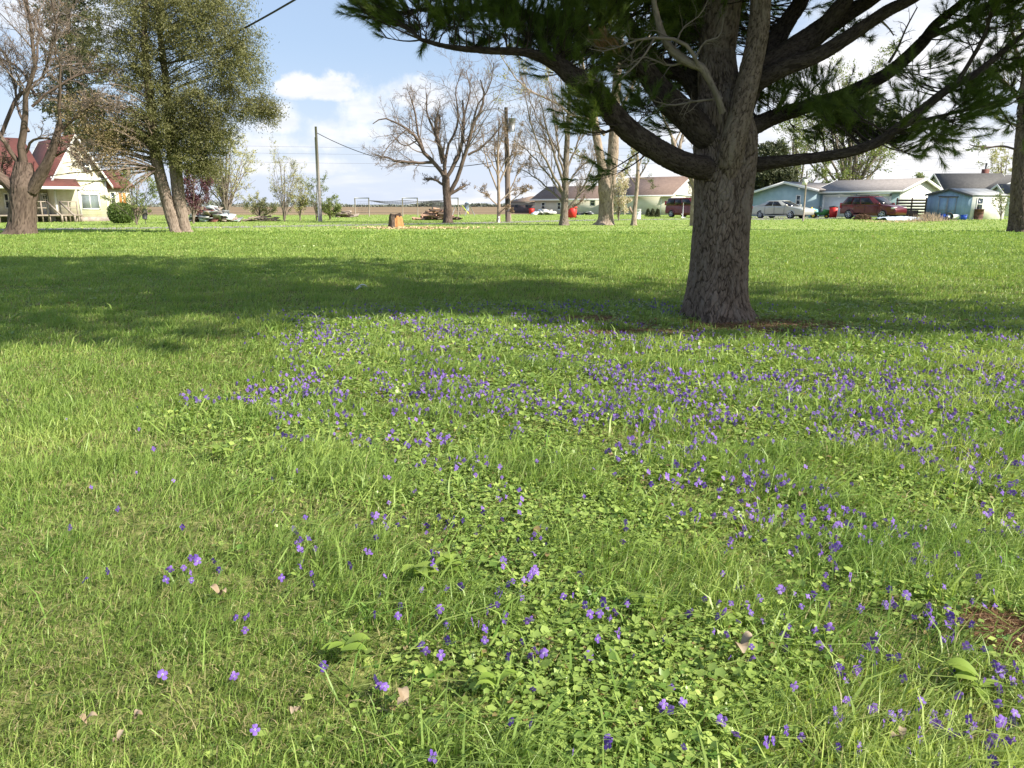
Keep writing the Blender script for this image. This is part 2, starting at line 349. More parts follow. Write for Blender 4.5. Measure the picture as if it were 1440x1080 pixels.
# ------------------------------------------------------------------ lawn
def wn(x, y, s, seed=0):                                   # cheap smooth world noise -1..1
    r = np.random.default_rng(1000+seed); v = 0
    for k in range(7):
        a = r.uniform(0, 2*pi); f = s*r.uniform(0.5, 2.2); v = v+np.sin((x*np.cos(a)+y*np.sin(a))*f+r.uniform(0, 6.28))
    return v/3.2
BARE = [(2.15, 7.0, 1.0, 0.36, 0.0), (G(1420, 895)[0], G(1420, 895)[1], 0.085, 0.12, 0.0), (1.2, 6.55, 0.5, 0.14, 0.), (0.75, 7.35, 0.35, 0.2, 0.)]
def bare(x, y):
    v = np.zeros_like(x)
    for cx, cy, rx, ry, _ in BARE: v = np.maximum(v, np.clip(1.4-np.hypot((x-cx)/rx, (y-cy)/ry)+0.25*wn(x, y, 9, 77), 0, 1))
    return v
def violets(x, y):                                         # how strongly violets rule here (0..1)
    px, py = topx(x, y)
    left = np.interp(py, [425, 450, 500, 580, 640, 760, 900, 1100], [560, 400, 385, 290, 330, 330, 420, 470])
    m = np.clip((px-left)/110+0.5+0.5*wn(x, y, 2.2, 3), 0, 1)
    m = m*np.clip((y < 8.6)*1.0, 0, 1)*np.where(py < 450, 0.7, 1)
    m = np.where((px > 1000) & (py < 470), m*0.45, m)
    return np.where(y > 8.6, 0, m)
def grass():
    rng = np.random.default_rng(11)
    def dens(u0, u1, p, n): a = 2-p; return (u0**a+rng.random(n)*(u1**a-u0**a))**(1/a)
    y = np.concatenate([dens(0.7, 34, 1.62, 1080000), rng.uniform(30, 105, 100000)]); n = len(y)
    x = rng.uniform(-1, 1, n)*(0.76*y+1.5)
    vi = violets(x, y); b = bare(x, y); pn = wn(x, y, 1.6, 8); pf = wn(x, y, 6.5, 9)
    keep = rng.random(n) > np.clip(b*0.93+0.28*vi*(pf < 0.35)+0.35*(pf < -0.75), 0, 0.97)
    keep &= np.hypot(x-2.17, y-7.55) > 0.33
    x, y, vi, pn, pf = x[keep], y[keep], vi[keep], pn[keep], pf[keep]; n = len(x)
    far = np.clip((y-3)/27, 0, 1)
    h = rng.gamma(9, 1/9, n)*(0.042+0.013*pn+0.024*np.clip(pf, 0, 1)+0.012*vi*(pf > 0.1)+0.035*(wn(x, y, 12, 61) > 1.05)); h = np.clip(h, 0.018, 0.17)*np.where(y > 20, 1.15, 1)
    h = np.where(y < 2.2, h*0.85, h)
    w = (0.0019+0.0012*rng.random(n))*np.maximum(1, (y/2.1)**0.80)*np.where(vi > .5, 1.25, 1); w = np.where(y > 30, 0.045, w)
    az = rng.uniform(0, 2*pi, n)+0.0; wind = 0.35*np.stack([np.full(n, 0.8)+0.5*wn(x, y, 1.1, 21), 0.4*wn(x, y, 1.3, 22)], 1)
    le = rng.gamma(2.4, 0.27, n)[:, None]*np.stack([np.cos(az), np.sin(az)], 1)+wind
    dry = (rng.random(n) < (0.10+0.22*(pf < -0.2))).astype(float)*rng.uniform(0.6, 1, n)
    h = np.where(dry > 0, h*0.8, h); le = np.where(dry[:, None] > 0, le*1.7, le)
    sa = rng.uniform(0, pi, n); s = np.stack([np.cos(sa), np.sin(sa), 0*sa], 1)*w[:, None]/2
    dry = np.where(y > 12, dry*.6, dry)
    co = (y < 9) & (rng.random(n) < 0.004+0.03*vi); h = np.where(co, rng.uniform(.07, .15, n), h); w = np.where(co, w*1.9, w); s = s*np.where(co, 1.9, 1.0)[:, None]; le = np.where(co[:, None], le*1.5+.35*np.stack([np.cos(az), np.sin(az)], 1), le); dry = np.where(co, 0, dry)
    st = (y < 12) & (rng.random(n) < 0.06); h = np.where(st, .012, h); le = np.where(st[:, None], np.stack([np.cos(az), np.sin(az)], 1)*rng.uniform(2, 5, n)[:, None], le); dry = np.where(st, 1, dry)
    B0 = np.stack([x, y, np.where(st, .012, -0.003)], 1); up = np.stack([0*x, 0*x, h], 1); l3 = np.c_[le, 0*x]*h[:, None]
    Mi = B0+up*0.58+l3*0.32; Tp = B0+up*np.clip(1-0.28*np.linalg.norm(le, axis=1), 0.25, 1)[:, None]+l3
    V = np.stack([B0-s, B0+s, Mi+s*0.8, Mi-s*0.8, Tp], 1).reshape(-1, 3)
    k = np.arange(n)[:, None]*5; mb = MB()
    rn = np.clip(rng.random(n)*0.8+0.1+0.2*pn, 0, 1)
    mb.add(V, k+np.array([3, 2, 4]), k+np.array([0, 1, 2, 3]), rnd=np.repeat(rn, 5), dry=np.repeat(dry, 5))
    tag(mb.build('grass', 'grass_blade'), 'short spring lawn grass covering the whole lot', 'grass', kind='stuff')
leafmat('grass_blade', (0.16, 0.30, 0.055), (0.47, 0.57, 0.165), (0.34, 0.44, 0.12), trans=0.42, rough=0.4, wscale=1.3, dry=(0.42, 0.36, 0.19))
leafmat('violet_leaf', (0.11, 0.22, 0.042), (0.46, 0.57, 0.15), trans=0.35, rough=0.38, wscale=2.0, dry=(0.30, 0.22, 0.1), spec=0.4)
grass()
def heart_leaves(mb, rng, x, y, z, r, tilt, dry=None):
    """little cupped heart-shaped leaves; 6 vertices, 2 quads each"""
    n = len(x); a = rng.uniform(0, 2*pi, n); ca, sa = np.cos(a), np.sin(a)
    T = np.array([(-0.25, 0, 0.0), (-0.55, -0.62, 0.22), (0.35, -0.72, 0.26), (1.0, 0, 0.05), (0.35, 0.72, 0.26), (-0.55, 0.62, 0.22)])
    lx = T[None, :, 0]*r[:, None]; ly = T[None, :, 1]*r[:, None]; lz = T[None, :, 2]*r[:, None]*rng.uniform(0.2, 1.5, n)[:, None]
    lz2 = lz+lx*np.sin(tilt)[:, None]; lx2 = lx*np.cos(tilt)[:, None]
    V = np.stack([x[:, None]+lx2*ca[:, None]-ly*sa[:, None], y[:, None]+lx2*sa[:, None]+ly*ca[:, None], z[:, None]+lz2], -1)
    k = np.arange(n)[:, None]*6
    mb.add(V.reshape(-1, 3), None, np.concatenate([k+np.array([0, 1, 2, 3]), k+np.array([0, 3, 4, 5])]), rnd=np.repeat(rng.random(n), 6), dry=np.repeat(np.zeros(n) if dry is None else dry, 6))
def violet_leaves():
    rng = np.random.default_rng(12); n = 440000; a = 0.75
    y = (0.7**a+rng.random(n)*(9.0**a-0.7**a))**(1/a); x = rng.uniform(-.85, 1, n)*(0.76*y+1.0)
    vi = violets(x, y); pf = wn(x, y, 6.5, 9); cl = wn(x, y, 4.2, 31)
    px, py = topx(x, y); lw = np.interp(py, [560, 700, 820, 1080], [0.5, 0.75, 1, 1]); vi = vi*np.clip(1-lw*np.clip((np.interp(py, [560, 820, 1080], [540, 800, 960])+140*wn(x, y, 6, 73)-px)/300, 0, 0.88), 0, 1)
    keep = rng.random(n) < np.clip(vi*(0.78+0.7*cl)-0.2*(pf > 0.35), 0, 1)*(1-bare(x, y)); x, y = x[keep], y[keep]
    # sprinkled weeds outside the patch and in the mid lawn
    m = 60000; y2 = rng.uniform(0.9, 30, m); x2 = rng.uniform(-1, 1, m)*(0.74*y2+0.5); k2 = (wn(x2, y2, 1.1, 40)+0.5*wn(x2, y2, 4, 41)+0.25*(x2 > 2) > 0.35) & (bare(x2, y2) < 0.3); x = np.r_[x, x2[k2]]; y = np.r_[y, y2[k2]]
    n = len(x); r = np.clip(rng.gamma(3.2, 1/3.2, n), .35, 2.3)*0.0076*np.maximum(1, (y/3.0)**0.5); z = rng.uniform(0.004, 0.048, n)*(0.8+0.3*wn(x, y, 3, 5))
    mb = MB(); heart_leaves(mb, rng, x, y, z, r, rng.normal(0.1, 0.45, n), (rng.random(n) < 0.02)*1.0)
    tag(mb.build('ground_cover', 'violet_leaf'), 'low heart shaped leaves of violets and clover among the grass', 'ground cover', kind='stuff')
violet_leaves()
# bare earth with fallen needles: low mats, litter strewn over them
pm('needle_litter', (0.20, 0.105, 0.055), (0.10, 0.055, 0.032), scale=25, rough=1, spec=0.05, detail=8)
def litter():
    rng = np.random.default_rng(13); mb = MB(); n = 26000
    k = rng.integers(0, len(BARE), n); C = np.array(BARE)[k]; a = rng.uniform(0, 2*pi, n); q = np.sqrt(rng.random(n))*1.15
    x, y = C[:, 0]+np.cos(a)*q*C[:, 2], C[:, 1]+np.sin(a)*q*C[:, 3]; d = rand_dirs(rng, n); d[:, 2] *= 0.18
    leaves(mb, rng, np.stack([x, y, rng.uniform(0.003, 0.02, n)], 1), rng.uniform(0.03, 0.09, n), np.where(y < 4, 0.0016, 0.005), d)
    tag(mb.build('fallen_needles', 'needle_leaf'), 'reddish fallen pine needles on bare earth patches', 'litter', kind='stuff')
leafmat('needle_leaf', (0.20, 0.105, 0.055), (0.30, 0.19, 0.11), trans=0.1)
litter()
# ------------------------------------------------------------------ violets in flower
def petalmat():
    m, t = newmat('violet_petal'); N, L, M, ramp, mix = NT(t)
    out = N('ShaderNodeOutputMaterial'); b = N('ShaderNodeBsdfPrincipled'); tr = N('ShaderNodeBsdfTranslucent'); ms = N('ShaderNodeMixShader'); b.inputs['Roughness'].default_value = 0.6
    e = N('ShaderNodeAttribute', attribute_name='eye').outputs['Fac']; a = N('ShaderNodeAttribute', attribute_name='rnd').outputs['Fac']
    oi = N('ShaderNodeObjectInfo').outputs['Random']
    col = mix(ramp(e, 0.75, 1.0), mix(M('FRACT', M('ADD', a, oi)), (0.115, 0.05, 0.35), (0.27, 0.145, 0.55)), (0.8, 0.78, 0.82))
    L(col, b.inputs['Base Color']); L(col, tr.inputs[0]); ms.inputs[0].default_value = 0.3; L(b.outputs[0], ms.inputs[1]); L(tr.outputs[0], ms.inputs[2]); L(ms.outputs[0], out.inputs[0])
petalmat(); leafmat('stem_green', (0.10, 0.18, 0.03), (0.16, 0.24, 0.05), trans=0.1)
def flower_tpl(rng):                                       # faces +Y-ish, five petals, about 2.4 cm
    V, Fq, E = [], [], []
    for ang, l, w in ((90+rng.uniform(14, 24), .0125, .0085), (90-rng.uniform(14, 24), .0125, .0085), (90+rng.uniform(85, 105), .0125, .0095), (90-rng.uniform(85, 105), .0125, .0095), (-90+rng.uniform(-8, 8), .0145, .0115)):
        a = R(ang); d = np.array([math.cos(a), 0, math.sin(a)]); s = np.array([-math.sin(a), 0, math.cos(a)]); n = len(V); c = rng.uniform(-.003, .004); f = np.array([0, 1, 0])
        V += [d*.0008, d*l*.45+s*w*.48-f*.001, d*l*.88+s*w*.46-f*c, d*l*1.0-f*(c+.001), d*l*.88-s*w*.46-f*c, d*l*.45-s*w*.48-f*.001, d*l*.5+f*.0012]
        E += [1, .35, 0, 0, 0, .35, .45]; Fq += [(n, n+1, n+2, n+6), (n+6, n+2, n+3, n+4), (n, n+6, n+4, n+5)]
    return np.array(V), np.array(Fq), np.array(E)
def flowers():
    rng = np.random.default_rng(21); T = [flower_tpl(rng) for _ in range(5)]
    def scatter(n):
        y = rng.uniform(0.95, 8.6, n); x = rng.uniform(-1, 1, n)*(0.72*y+0.1); px, py = topx(x, y, .07); vi = violets(x, y)
        band = np.interp(py, [420, 445, 520, 580, 640, 760, 900, 1080], [0.40, 0.85, 0.9, 0.75, 0.48, 0.24, 0.12, 0.09])*np.interp(px, [300, 700, 900, 1440], [.8, .8, 1.15, 1.3])
        right = np.where(px > 700, 1.0, 0.6+0.4*(py < 560)); cl = np.clip(0.45+0.7*wn(x, y, 3.6, 51)+0.9*wn(x, y, 11, 52), 0.03, 1.6)
        pr = vi*band*right*cl*np.where((px > 640) & (py > 600) & (px < 1000), 0.6, 1)*np.where((px > 1000) & (py < 480), 0.4, 1)
        pr = np.where((px < 380) & (py > 560), 0.006, pr)
        k = (rng.random(n) < pr) & (bare(x, y) < 0.2); return x[k], y[k]
    x, y = scatter(36000)
    # the clumps one notices in the photograph
    for cx, cy, m, sp in ((275, 810, 10, .07), (680, 885, 7, .06), (762, 932, 5, .035), (865, 918, 3, .03), (627, 920, 3, .03), (530, 985, 4, .03), (1197, 960, 5, .035), (1305, 1022, 9, .035), (1356, 1068, 4, .025), (1400, 985, 8, .05), (1225, 925, 7, .06), (970, 730, 8, .08), (350, 890, 2, .02), (740, 825, 6, .05), (430, 770, 6, .06), (1050, 945, 3, .05), (1340, 885, 6, .08), (1400, 950, 5, .04), (1165, 760, 7, .07), (1420, 870, 6, .06), (852, 1058, 2, .02), (1075, 1060, 2, .02), (1105, 850, 4, .05), (590, 918, 2, .02), (1425, 1030, 5, .04), (1180, 1030, 3, .04)):
        g = G(cx, cy+8); x = np.r_[x, g[0]+rng.normal(0, sp, m)*.6]; y = np.r_[y, g[1]+rng.normal(0, sp, m)*.8]
    o = np.argsort(y); x, y = x[o], y[o]; n = len(x); h = rng.uniform(0.028, 0.070, n)
    face = rng.normal(-pi/2+0.35, 1.0, n); tl = rng.uniform(-0.5, 0.9, n); sc = rng.uniform(0.6, 1.08, n)*np.where(y < 2.2, 1.0, 0.80)
    near, idx = [], []
    px, py = topx(x, y); vis = (px > 3) & (px < 1437) & (py < 1088)
    near = [i for i in range(n) if vis[i]][:298]; nearset = set(near)
    protos = []
    for v, f, e in T:
        mb = MB(); mb.add(v, None, f, eye=e, rnd=np.full(len(v), 0.1)); me = mb.build('petals', 'violet_petal'); me_ = me.data; bpy.data.objects.remove(me)
        mb = MB(); tubes(mb, np.array([[(0, -.002, 0), (0, -.012, .002), (0, -.016, -.02), (0.004, -.010, -.055), (.006, -.006, -.10)]]), np.array([[.0016, .0014, .0011, .0011, .0012]]), 4)
        st = mb.build('stem', 'stem_green'); sm = st.data; bpy.data.objects.remove(st); protos.append((me_, sm))
    LM = [((487, 935), 'broad leaved clump left of middle'), ((585, 822), 'twin broad leaved plants over the bare spot'), ((1372, 985), 'broad leaved plant near the lower right corner'), ((700, 985), 'small seedling near the bottom middle'), ((900, 870), 'pair of upright leaves'), ((1037, 930), 'curled dead brown leaf'),
          ((310, 852), 'pale dead leaf on the left'), ((1010, 685), 'bright broad plant right of middle'), ((1130, 712), 'dry tan leaf among right hand violets'), ((1405, 890), 'bare needle patch at right'), ((1439, 1079), 'lower right corner'), ((720, 1079), 'middle of the bottom edge'), ((0, 1079), 'lower left corner'), ((190, 1030), 'tiny pinkish leaf'),
          ((1439, 760), 'right edge well above the bare patch'), ((1180, 850), 'middle of the right half lawn'), ((780, 760), 'very centre of the near lawn'), ((420, 730), 'left border of the leafy patch'), ((1262, 1060), 'dry curled leaf at the bottom right'), ((100, 760), 'left edge of the near lawn'), ((1290, 640), 'broad leaved weed on the right'), ((1100, 1060), 'bottom edge right of middle'), ((572, 1012), 'crumpled tan leaf')]
    lab = {}
    for i in near:
        dd = [math.hypot(px[i]-a[0][0], py[i]-a[0][1]) for a in LM]; k = int(np.argmin(dd)); a = math.degrees(math.atan2(LM[k][0][1]-py[i], px[i]-LM[k][0][0]))
        dr = ['right of', 'above-right of', 'above', 'above-left of', 'left of', 'below-left of', 'below', 'below-right of'][int(round(a/45)) % 8]; t_ = 'just ' if dd[k] < 28 else 'close ' if dd[k] < 60 else 'somewhat ' if dd[k] < 110 else 'well '
        lab.setdefault(f'violet bloom {t_}{dr} the {LM[k][1]}', []).append(i)
    LB = {}
    for s_, ii in lab.items():
        ii.sort(key=lambda q: px[q])
        for r_, q in enumerate(ii):
            if len(ii) == 1: e_ = ''
            elif len(ii) <= 3: e_ = (', left one', ', right one')[r_] if len(ii) == 2 else (', left one', ', middle one', ', right one')[r_]
            else: e_ = ', leftmost one' if r_ == 0 else ', rightmost one' if r_ == len(ii)-1 else ''
            LB[q] = s_+e_
    for i in near:
        r_ = empty('violet_flower', (x[i], y[i], h[i]*0.98+0.0), LB[i], 'violet', 'purple violets in bloom in the near lawn')
        r_.rotation_euler = (0, 0, face[i]-pi/2); r_.scale = (sc[i],)*3
        pm_, sm = protos[i % 5]
        a = bpy.data.objects.new('petals', pm_); a.parent = r_; a.rotation_euler = (tl[i], rng.normal(0, .2), 0); COL.objects.link(a)
        b = bpy.data.objects.new('stem', sm); b.parent = r_; COL.objects.link(b)
    mb = MB()
    for i in range(n):
        if i in nearset: continue
        v, f, e = T[i % 5]; c, s = math.cos(tl[i]), math.sin(tl[i]); v = v*sc[i]*1.12; v = np.stack([v[:, 0], v[:, 1]*c-v[:, 2]*s, v[:, 1]*s+v[:, 2]*c], 1)
        a = face[i]-pi/2; c, s = math.cos(a), math.sin(a); v = np.stack([v[:, 0]*c-v[:, 1]*s+x[i], v[:, 0]*s+v[:, 1]*c+y[i], v[:, 2]+h[i]], 1)
        mb.add(v, None, f, eye=e*0.8, rnd=np.full(len(v), rng.random()))
    tag(mb.build('violets', 'violet_petal'), 'carpet of purple violets further back around the pine shade', 'violets', kind='stuff')
    return n
print('flowers', flowers())
# broad-leaved plants, dead leaves, scraps
leafmat('broad_leaf', (0.22, 0.33, 0.06), (0.30, 0.40, 0.09), trans=0.4, rough=0.4)
pm('dead_leaf', (0.34, 0.27, 0.19), (0.22, 0.16, 0.10), scale=30, rough=0.9)
pm('white_scrap', (0.75, 0.76, 0.74), (0.6, 0.62, 0.6), scale=20, rough=0.35)
def broad_leaf_mesh(mb, rng, base, az, L, W, lift):
    n = 7; t = np.linspace(0, 1, n); d = np.array([math.cos(az), math.sin(az), 0]); s = np.array([-d[1], d[0], 0])
    C = base+d*(t[:, None]*L)+np.array([0, 0, 1])*(lift*np.sin(t*pi*0.75)*L)[:, None]; w = W*np.sin(np.clip(t*0.93+0.05, 0, 1)*pi)**0.7/2
    V = np.concatenate([C+s*w[:, None]+np.array([0, 0, 1])*w[:, None]*.5, C, C-s*w[:, None]+np.array([0, 0, 1])*w[:, None]*.4])
    i = np.arange(n-1)[:, None]; mb.add(V, None, np.concatenate([np.c_[i, i+n, i+n+1, i+1], np.c_[i+n, i+2*n, i+2*n+1, i+n+1]]), rnd=np.full(3*n, rng.random()))
def broad_plants():
    for q, (px, py, nl, L, label) in enumerate(((487, 935, 7, .065, 'clump of broad pale green leaves left of the middle foreground'), (585, 822, 6, .07, 'broad yellow green leaves over a bare spot, left one of the pair'), (635, 812, 5, .065, 'broad pointed leaves catching the sun just right of a similar clump'),
            (1372, 985, 7, .075, 'broad leaved plant among violets near the lower right corner'), (700, 985, 5, .05, 'small broad leaved seedling in the middle foreground'), (305, 650, 5, .07, 'bright broad leaved plant at the left edge of the violets'), (1010, 685, 5, .06, 'bright broad leaved plant amid violets right of the middle'),
            (900, 870, 4, .06, 'little pair of upright broad leaves in the centre foreground'), (1290, 640, 6, .09, 'broad leaved weed among violets below the pine, right side'))):
        rng = np.random.default_rng(60+q); g = G(px, py); mb = MB()
        for k in range(nl): broad_leaf_mesh(mb, rng, g+np.array([rng.normal(0, .012), rng.normal(0, .012), .028+rng.random()*.03]), rng.uniform(0, 2*pi), L*rng.uniform(.7, 1.1), L*rng.uniform(.38, .52), rng.uniform(.05, .35))
        tag(mb.build('broad_leaved_plant', 'broad_leaf', smooth=True), label, 'plant')
    for q, (px, py, L, label) in enumerate(((1037, 930, .055, 'curled dead brown leaf standing in the grass right of centre'), (310, 852, .035, 'small pale dead leaf below the left violet clump'), (190, 1030, .022, 'tiny pink brown leaf at the lower left'), (572, 1012, .04, 'crumpled tan leaf in the grass near the bottom middle'),
            (420, 1018, .03, 'pale tan leaf scrap left of the bottom middle'), (122, 1036, .026, 'whitish leaf flake near the lower left corner'), (1130, 712, .04, 'dry tan leaf among the right hand violets'), (1262, 1060, .03, 'dry curled leaf beside violets at the bottom right'), (168, 1062, .02, 'whitish stone-like leaf flake at the bottom left edge'))):
        rng = np.random.default_rng(80+q); g = G(px, py); mb = MB()
        broad_leaf_mesh(mb, rng, g+np.array([0, 0, .035]), rng.uniform(0, 6.28), L, L*.6, .6); broad_leaf_mesh(mb, rng, g+np.array([.004, 0, .033]), rng.uniform(0, 6.28), L*.7, L*.5, .9)
        tag(mb.build('dead_leaf', 'dead_leaf', smooth=True), label, 'dead leaf')
    g = G(508, 413); mb = MB(); broad_leaf_mesh(mb, np.random.default_rng(1), g+np.array([-.08, 0, .05]), 0.1, .16, .07, .35); broad_leaf_mesh(mb, np.random.default_rng(2), g+np.array([-.06, .01, .05]), 0.6, .09, .06, .3)
    tag(mb.build('white_scrap', 'white_scrap'), 'small pale plastic scrap lying in the shaded grass', 'litter')
broad_plants()
# ------------------------------------------------------------------ the big pine
barkmat('pine_bark', (0.225, 0.172, 0.140), (0.045, 0.032, 0.025), lichen=(0.27, 0.222, 0.19), bump=0.7, sc=(45, 45, 16))
barkmat('shaded_limb_bark', (0.085, 0.067, 0.056), (0.026, 0.019, 0.016), bump=0.9, sc=(40, 40, 16))  # limbs darker than the trunk: shade under the crown put into bark colour
barkmat('dead_bark', (0.25, 0.21, 0.18), (0.12, 0.10, 0.085), bump=0.5, sc=(20, 20, 5))
leafmat('pine_needle', (0.095, 0.16, 0.035), (0.26, 0.32, 0.08), (0.16, 0.225, 0.06), trans=0.48, rough=0.5, wscale=0.9)
leafmat('brown_needle', (0.26, 0.15, 0.06), (0.34, 0.20, 0.09), trans=0.1)
SHADE = [(-500, 545), (-250, 520), (0, 492), (120, 484), (235, 497), (330, 482), (400, 464), (480, 449), (560, 438), (650, 440), (720, 452), (800, 462), (880, 472), (1000, 476), (1100, 482), (1250, 474), (1500, 470),
         (1500, 402), (1300, 402), (1060, 397), (950, 395), (850, 386), (750, 376), (650, 369), (500, 364), (300, 363), (0, 361), (-300, 360), (-700, 362)]
SHG = np.array([G(a, b)[:2] for a, b in SHADE])
def inpoly(x, y, poly):
    r = np.zeros(len(x), bool); n = len(poly)
    for i in range(n):
        x0, y0 = poly[i]; x1, y1 = poly[(i+1) % n]
        c = ((y0 > y) != (y1 > y)) & (x < (x1-x0)*(y-y0)/(y1-y0+1e-12)+x0); r ^= c
    return r
def needle_tufts(mb, rng, C, A, n_needles, L, W, spread=0.9):
    """tufts at C with axis A: thin triangular needles fanning forward"""
    m = len(C); k = np.repeat(np.arange(m), n_needles); d = A[k]+rand_dirs(rng, len(k))*spread*rng.random(len(k))[:, None]**0.5; d /= np.linalg.norm(d, axis=1, keepdims=True)
    s = np.cross(d, rand_dirs(rng, len(k))); s /= np.linalg.norm(s, axis=1, keepdims=True)+1e-9
    b = C[k]+A[k]*(rng.random((len(k), 1))-0.6)*L*0.7; l = L*rng.uniform(0.75, 1.15, (len(k), 1)); tip = b+d*l; tip[:, 2] -= 0.12*l[:, 0]
    V = np.stack([b-s*W/2, b+s*W/2, tip], 1); rn = np.repeat(rng.random(m), n_needles)*0.7+0.3*rng.random(len(k))
    mb.add(V.reshape(-1, 3), np.arange(3*len(k)).reshape(-1, 3), None, rnd=np.repeat(rn, 3))
def pine():
    rng = np.random.default_rng(31); D0 = 7.45
    base = G(1010, 452); base = np.array([base[0], D0, 0.0])
    root = empty('pine_tree', tuple(base), 'massive spreading white pine in the right foreground with dark limbs and long needles', 'tree')
    px_ = PS(D0)
    def line(pts):                                         # (px, py, diameter px, distance)
        Q = np.array([P(a, b, d) for a, b, w, d in pts]); return Q, np.array([w*d/F*0.5 for a, b, w, d in pts])
    tr, r = line([(1009, 462, 79, D0), (1008, 425, 77, D0), (1010, 380, 75, D0), (1013, 330, 73, D0), (1016, 290, 74, D0), (1018, 255, 76, D0), (1019, 225, 79, D0), (1019, 195, 80, D0), (1016, 165, 70, D0), (1012, 130, 52, D0+.1), (1008, 80, 46, D0+.2)])
    tr[0, 2] = -0.05
    mb = MB(); barktube(mb, tr, r, around=420, ds=0.007, cell=(0.027, 0.115), amp=0.012, flare=0.40, seed=3)
    # the hidden upper stem above the frame
    top = [tr[-1], tr[-1]+np.array([0.05, .1, 1.2]), tr[-1]+np.array([-.1, .3, 4.0]), tr[-1]+np.array([0, .4, 8.0]), tr[-1]+np.array([0, .4, 11])]
    barktube(mb, top, [r[-1], .17, .14, .08, .03], around=60, ds=0.06, amp=0.01, seed=8)
    mb.build('trunk', 'pine_bark', root, base, smooth=True)
    D = D0
    limbs = [
        ([(1018, 232, 30, D), (995, 236, 31, D-.15), (968, 232, 30, D-.3), (940, 220, 29, D-.38), (912, 203, 29, D-.42), (885, 184, 28, D-.45), (862, 160, 27, D-.45), (845, 138, 27, D-.45), (827, 122, 26, D-.45), (802, 105, 24, D-.45), (780, 88, 18, D-.45), (738, 74, 9, D-.5), (682, 71, 7, D-.55), (632, 66, 5, D-.6), (590, 55, 3, D-.6)], 1),
        ([(1020, 205, 36, D-.05), (990, 188, 38, D-.12), (965, 163, 35, D-.15), (940, 141, 33, D-.12), (920, 117, 28, D), (903, 95, 24, D), (870, 72, 17, D+.1), (820, 48, 12, D+.1), (740, 20, 9, D), (671, 12, 6, D-.1), (590, 14, 3, D-.2)], 2),
        ([(1015, 175, 30, D+.2), (990, 140, 28, D+.35), (965, 105, 24, D+.5), (930, 93, 20, D+.6), (900, 60, 18, D+.8), (870, 10, 14, D+1), (830, -60, 9, D+1.2), (780, -150, 5, D+1.5), (740, -230, 2, D+1.8)], 3),
        ([(1020, 290, 20, D-.02), (1021, 265, 30, D-.09), (1023, 240, 34, D-.17), (1027, 213, 34, D-.25), (1034, 185, 32, D-.29), (1043, 150, 30, D-.3), (1053, 110, 28, D-.3), (1062, 70, 26, D-.3), (1068, 30, 25, D-.3), (1071, -20, 24, D-.3), (1074, -100, 20, D-.3), (1070, -260, 12, D-.4)], 4),
        ([(1035, 165, 36, D), (1050, 122, 38, D), (1068, 103, 37, D), (1095, 85, 34, D), (1132, 60, 30, D+.1), (1165, 36, 26, D+.2), (1195, 17, 20, D+.3), (1222, 2, 15, D+.4), (1260, -25, 12, D+.5), (1330, -70, 9, D+.6), (1430, -140, 5, D+.8), (1520, -200, 2, D+1)], 5),
        ([(1050, 125, 22, D-.05), (1075, 110, 21, D-.15), (1104, 95, 20, D-.2), (1145, 80, 18, D-.2), (1179, 61, 17, D-.2), (1220, 34, 15, D-.2), (1251, 14, 14, D-.2), (1285, -3, 12, D-.2), (1340, -40, 9, D-.2), (1420, -100, 6, D-.2), (1500, -170, 2, D-.2)], 6),
        ([(1050, 125, 30, D+.2), (1072, 85, 26, D+.4), (1092, 55, 24, D+.5), (1109, 28, 20, D+.6), (1128, -2, 18, D+.7), (1150, -60, 13, D+.9), (1190, -170, 8, D+1.2), (1230, -300, 2, D+1.5)], 7),
        ([(1150, 50, 22, D+.1), (1173, 20, 20, D), (1190, -2, 18, D), (1215, -50, 13, D), (1250, -120, 8, D), (1290, -230, 2, D)], 8),
        ([(1035, 190, 24, D), (1057, 179, 23, D+.1), (1090, 164, 19, D+.25), (1132, 150, 17, D+.4), (1179, 136, 16, D+.5), (1212, 122, 16, D+.6), (1245, 105, 15, D+.6), (1276, 80, 15, D+.6), (1301, 55, 14, D+.6), (1318, 33, 11, D+.6), (1354, 3, 8, D+.6), (1400, -40, 6, D+.6)], 9),
        ([(1030, 233, 22, D), (1057, 232, 20, D), (1095, 227, 15, D-.1), (1151, 221, 13, D-.2), (1193, 214, 12, D-.3), (1234, 200, 11.5, D-.35), (1262, 180, 11, D-.4), (1295, 155, 10, D-.4), (1334, 125, 9, D-.4), (1373, 103, 7, D-.4), (1407, 75, 6, D-.4), (1434, 53, 5, D-.4), (1490, 10, 4, D-.4)], 10),
        ([(1303, 52, 10, D+.6), (1320, 45, 9, D+.65), (1343, 36, 8, D+.7), (1372, 18, 7, D+.75), (1420, -15, 5, D+.8)], 11),
        ([(1345, 118, 6, D-.4), (1362, 90, 5, D-.4), (1382, 55, 5, D-.4), (1391, 30, 4, D-.45), (1400, -10, 3, D-.5)], 12),
        ([(1265, 178, 5, D-.4), (1310, 166, 4, D-.3), (1370, 152, 3.5, D-.2), (1440, 133, 3, D-.1), (1500, 118, 2, D)], 13),
    ]
    lines, rads = [tr[5:]], [r[5:]]
    for pts, sd in limbs:
        Q, rr = line(pts); mb = MB(); big = rr.max() > 0.05
        C, _ = barktube(mb, Q, rr, around=90 if big else 20, ds=0.012 if big else 0.03, cell=(0.026, 0.08), amp=0.007 if big else 0.002, seed=sd)
        mb.build('limb', 'pine_bark' if sd == 4 else 'shaded_limb_bark', root, base, smooth=True); lines.append(C[::4]); rads.append(rr)
    # upper limbs above the frame carry the crown that shades the lawn
    mb = MB(); up = []
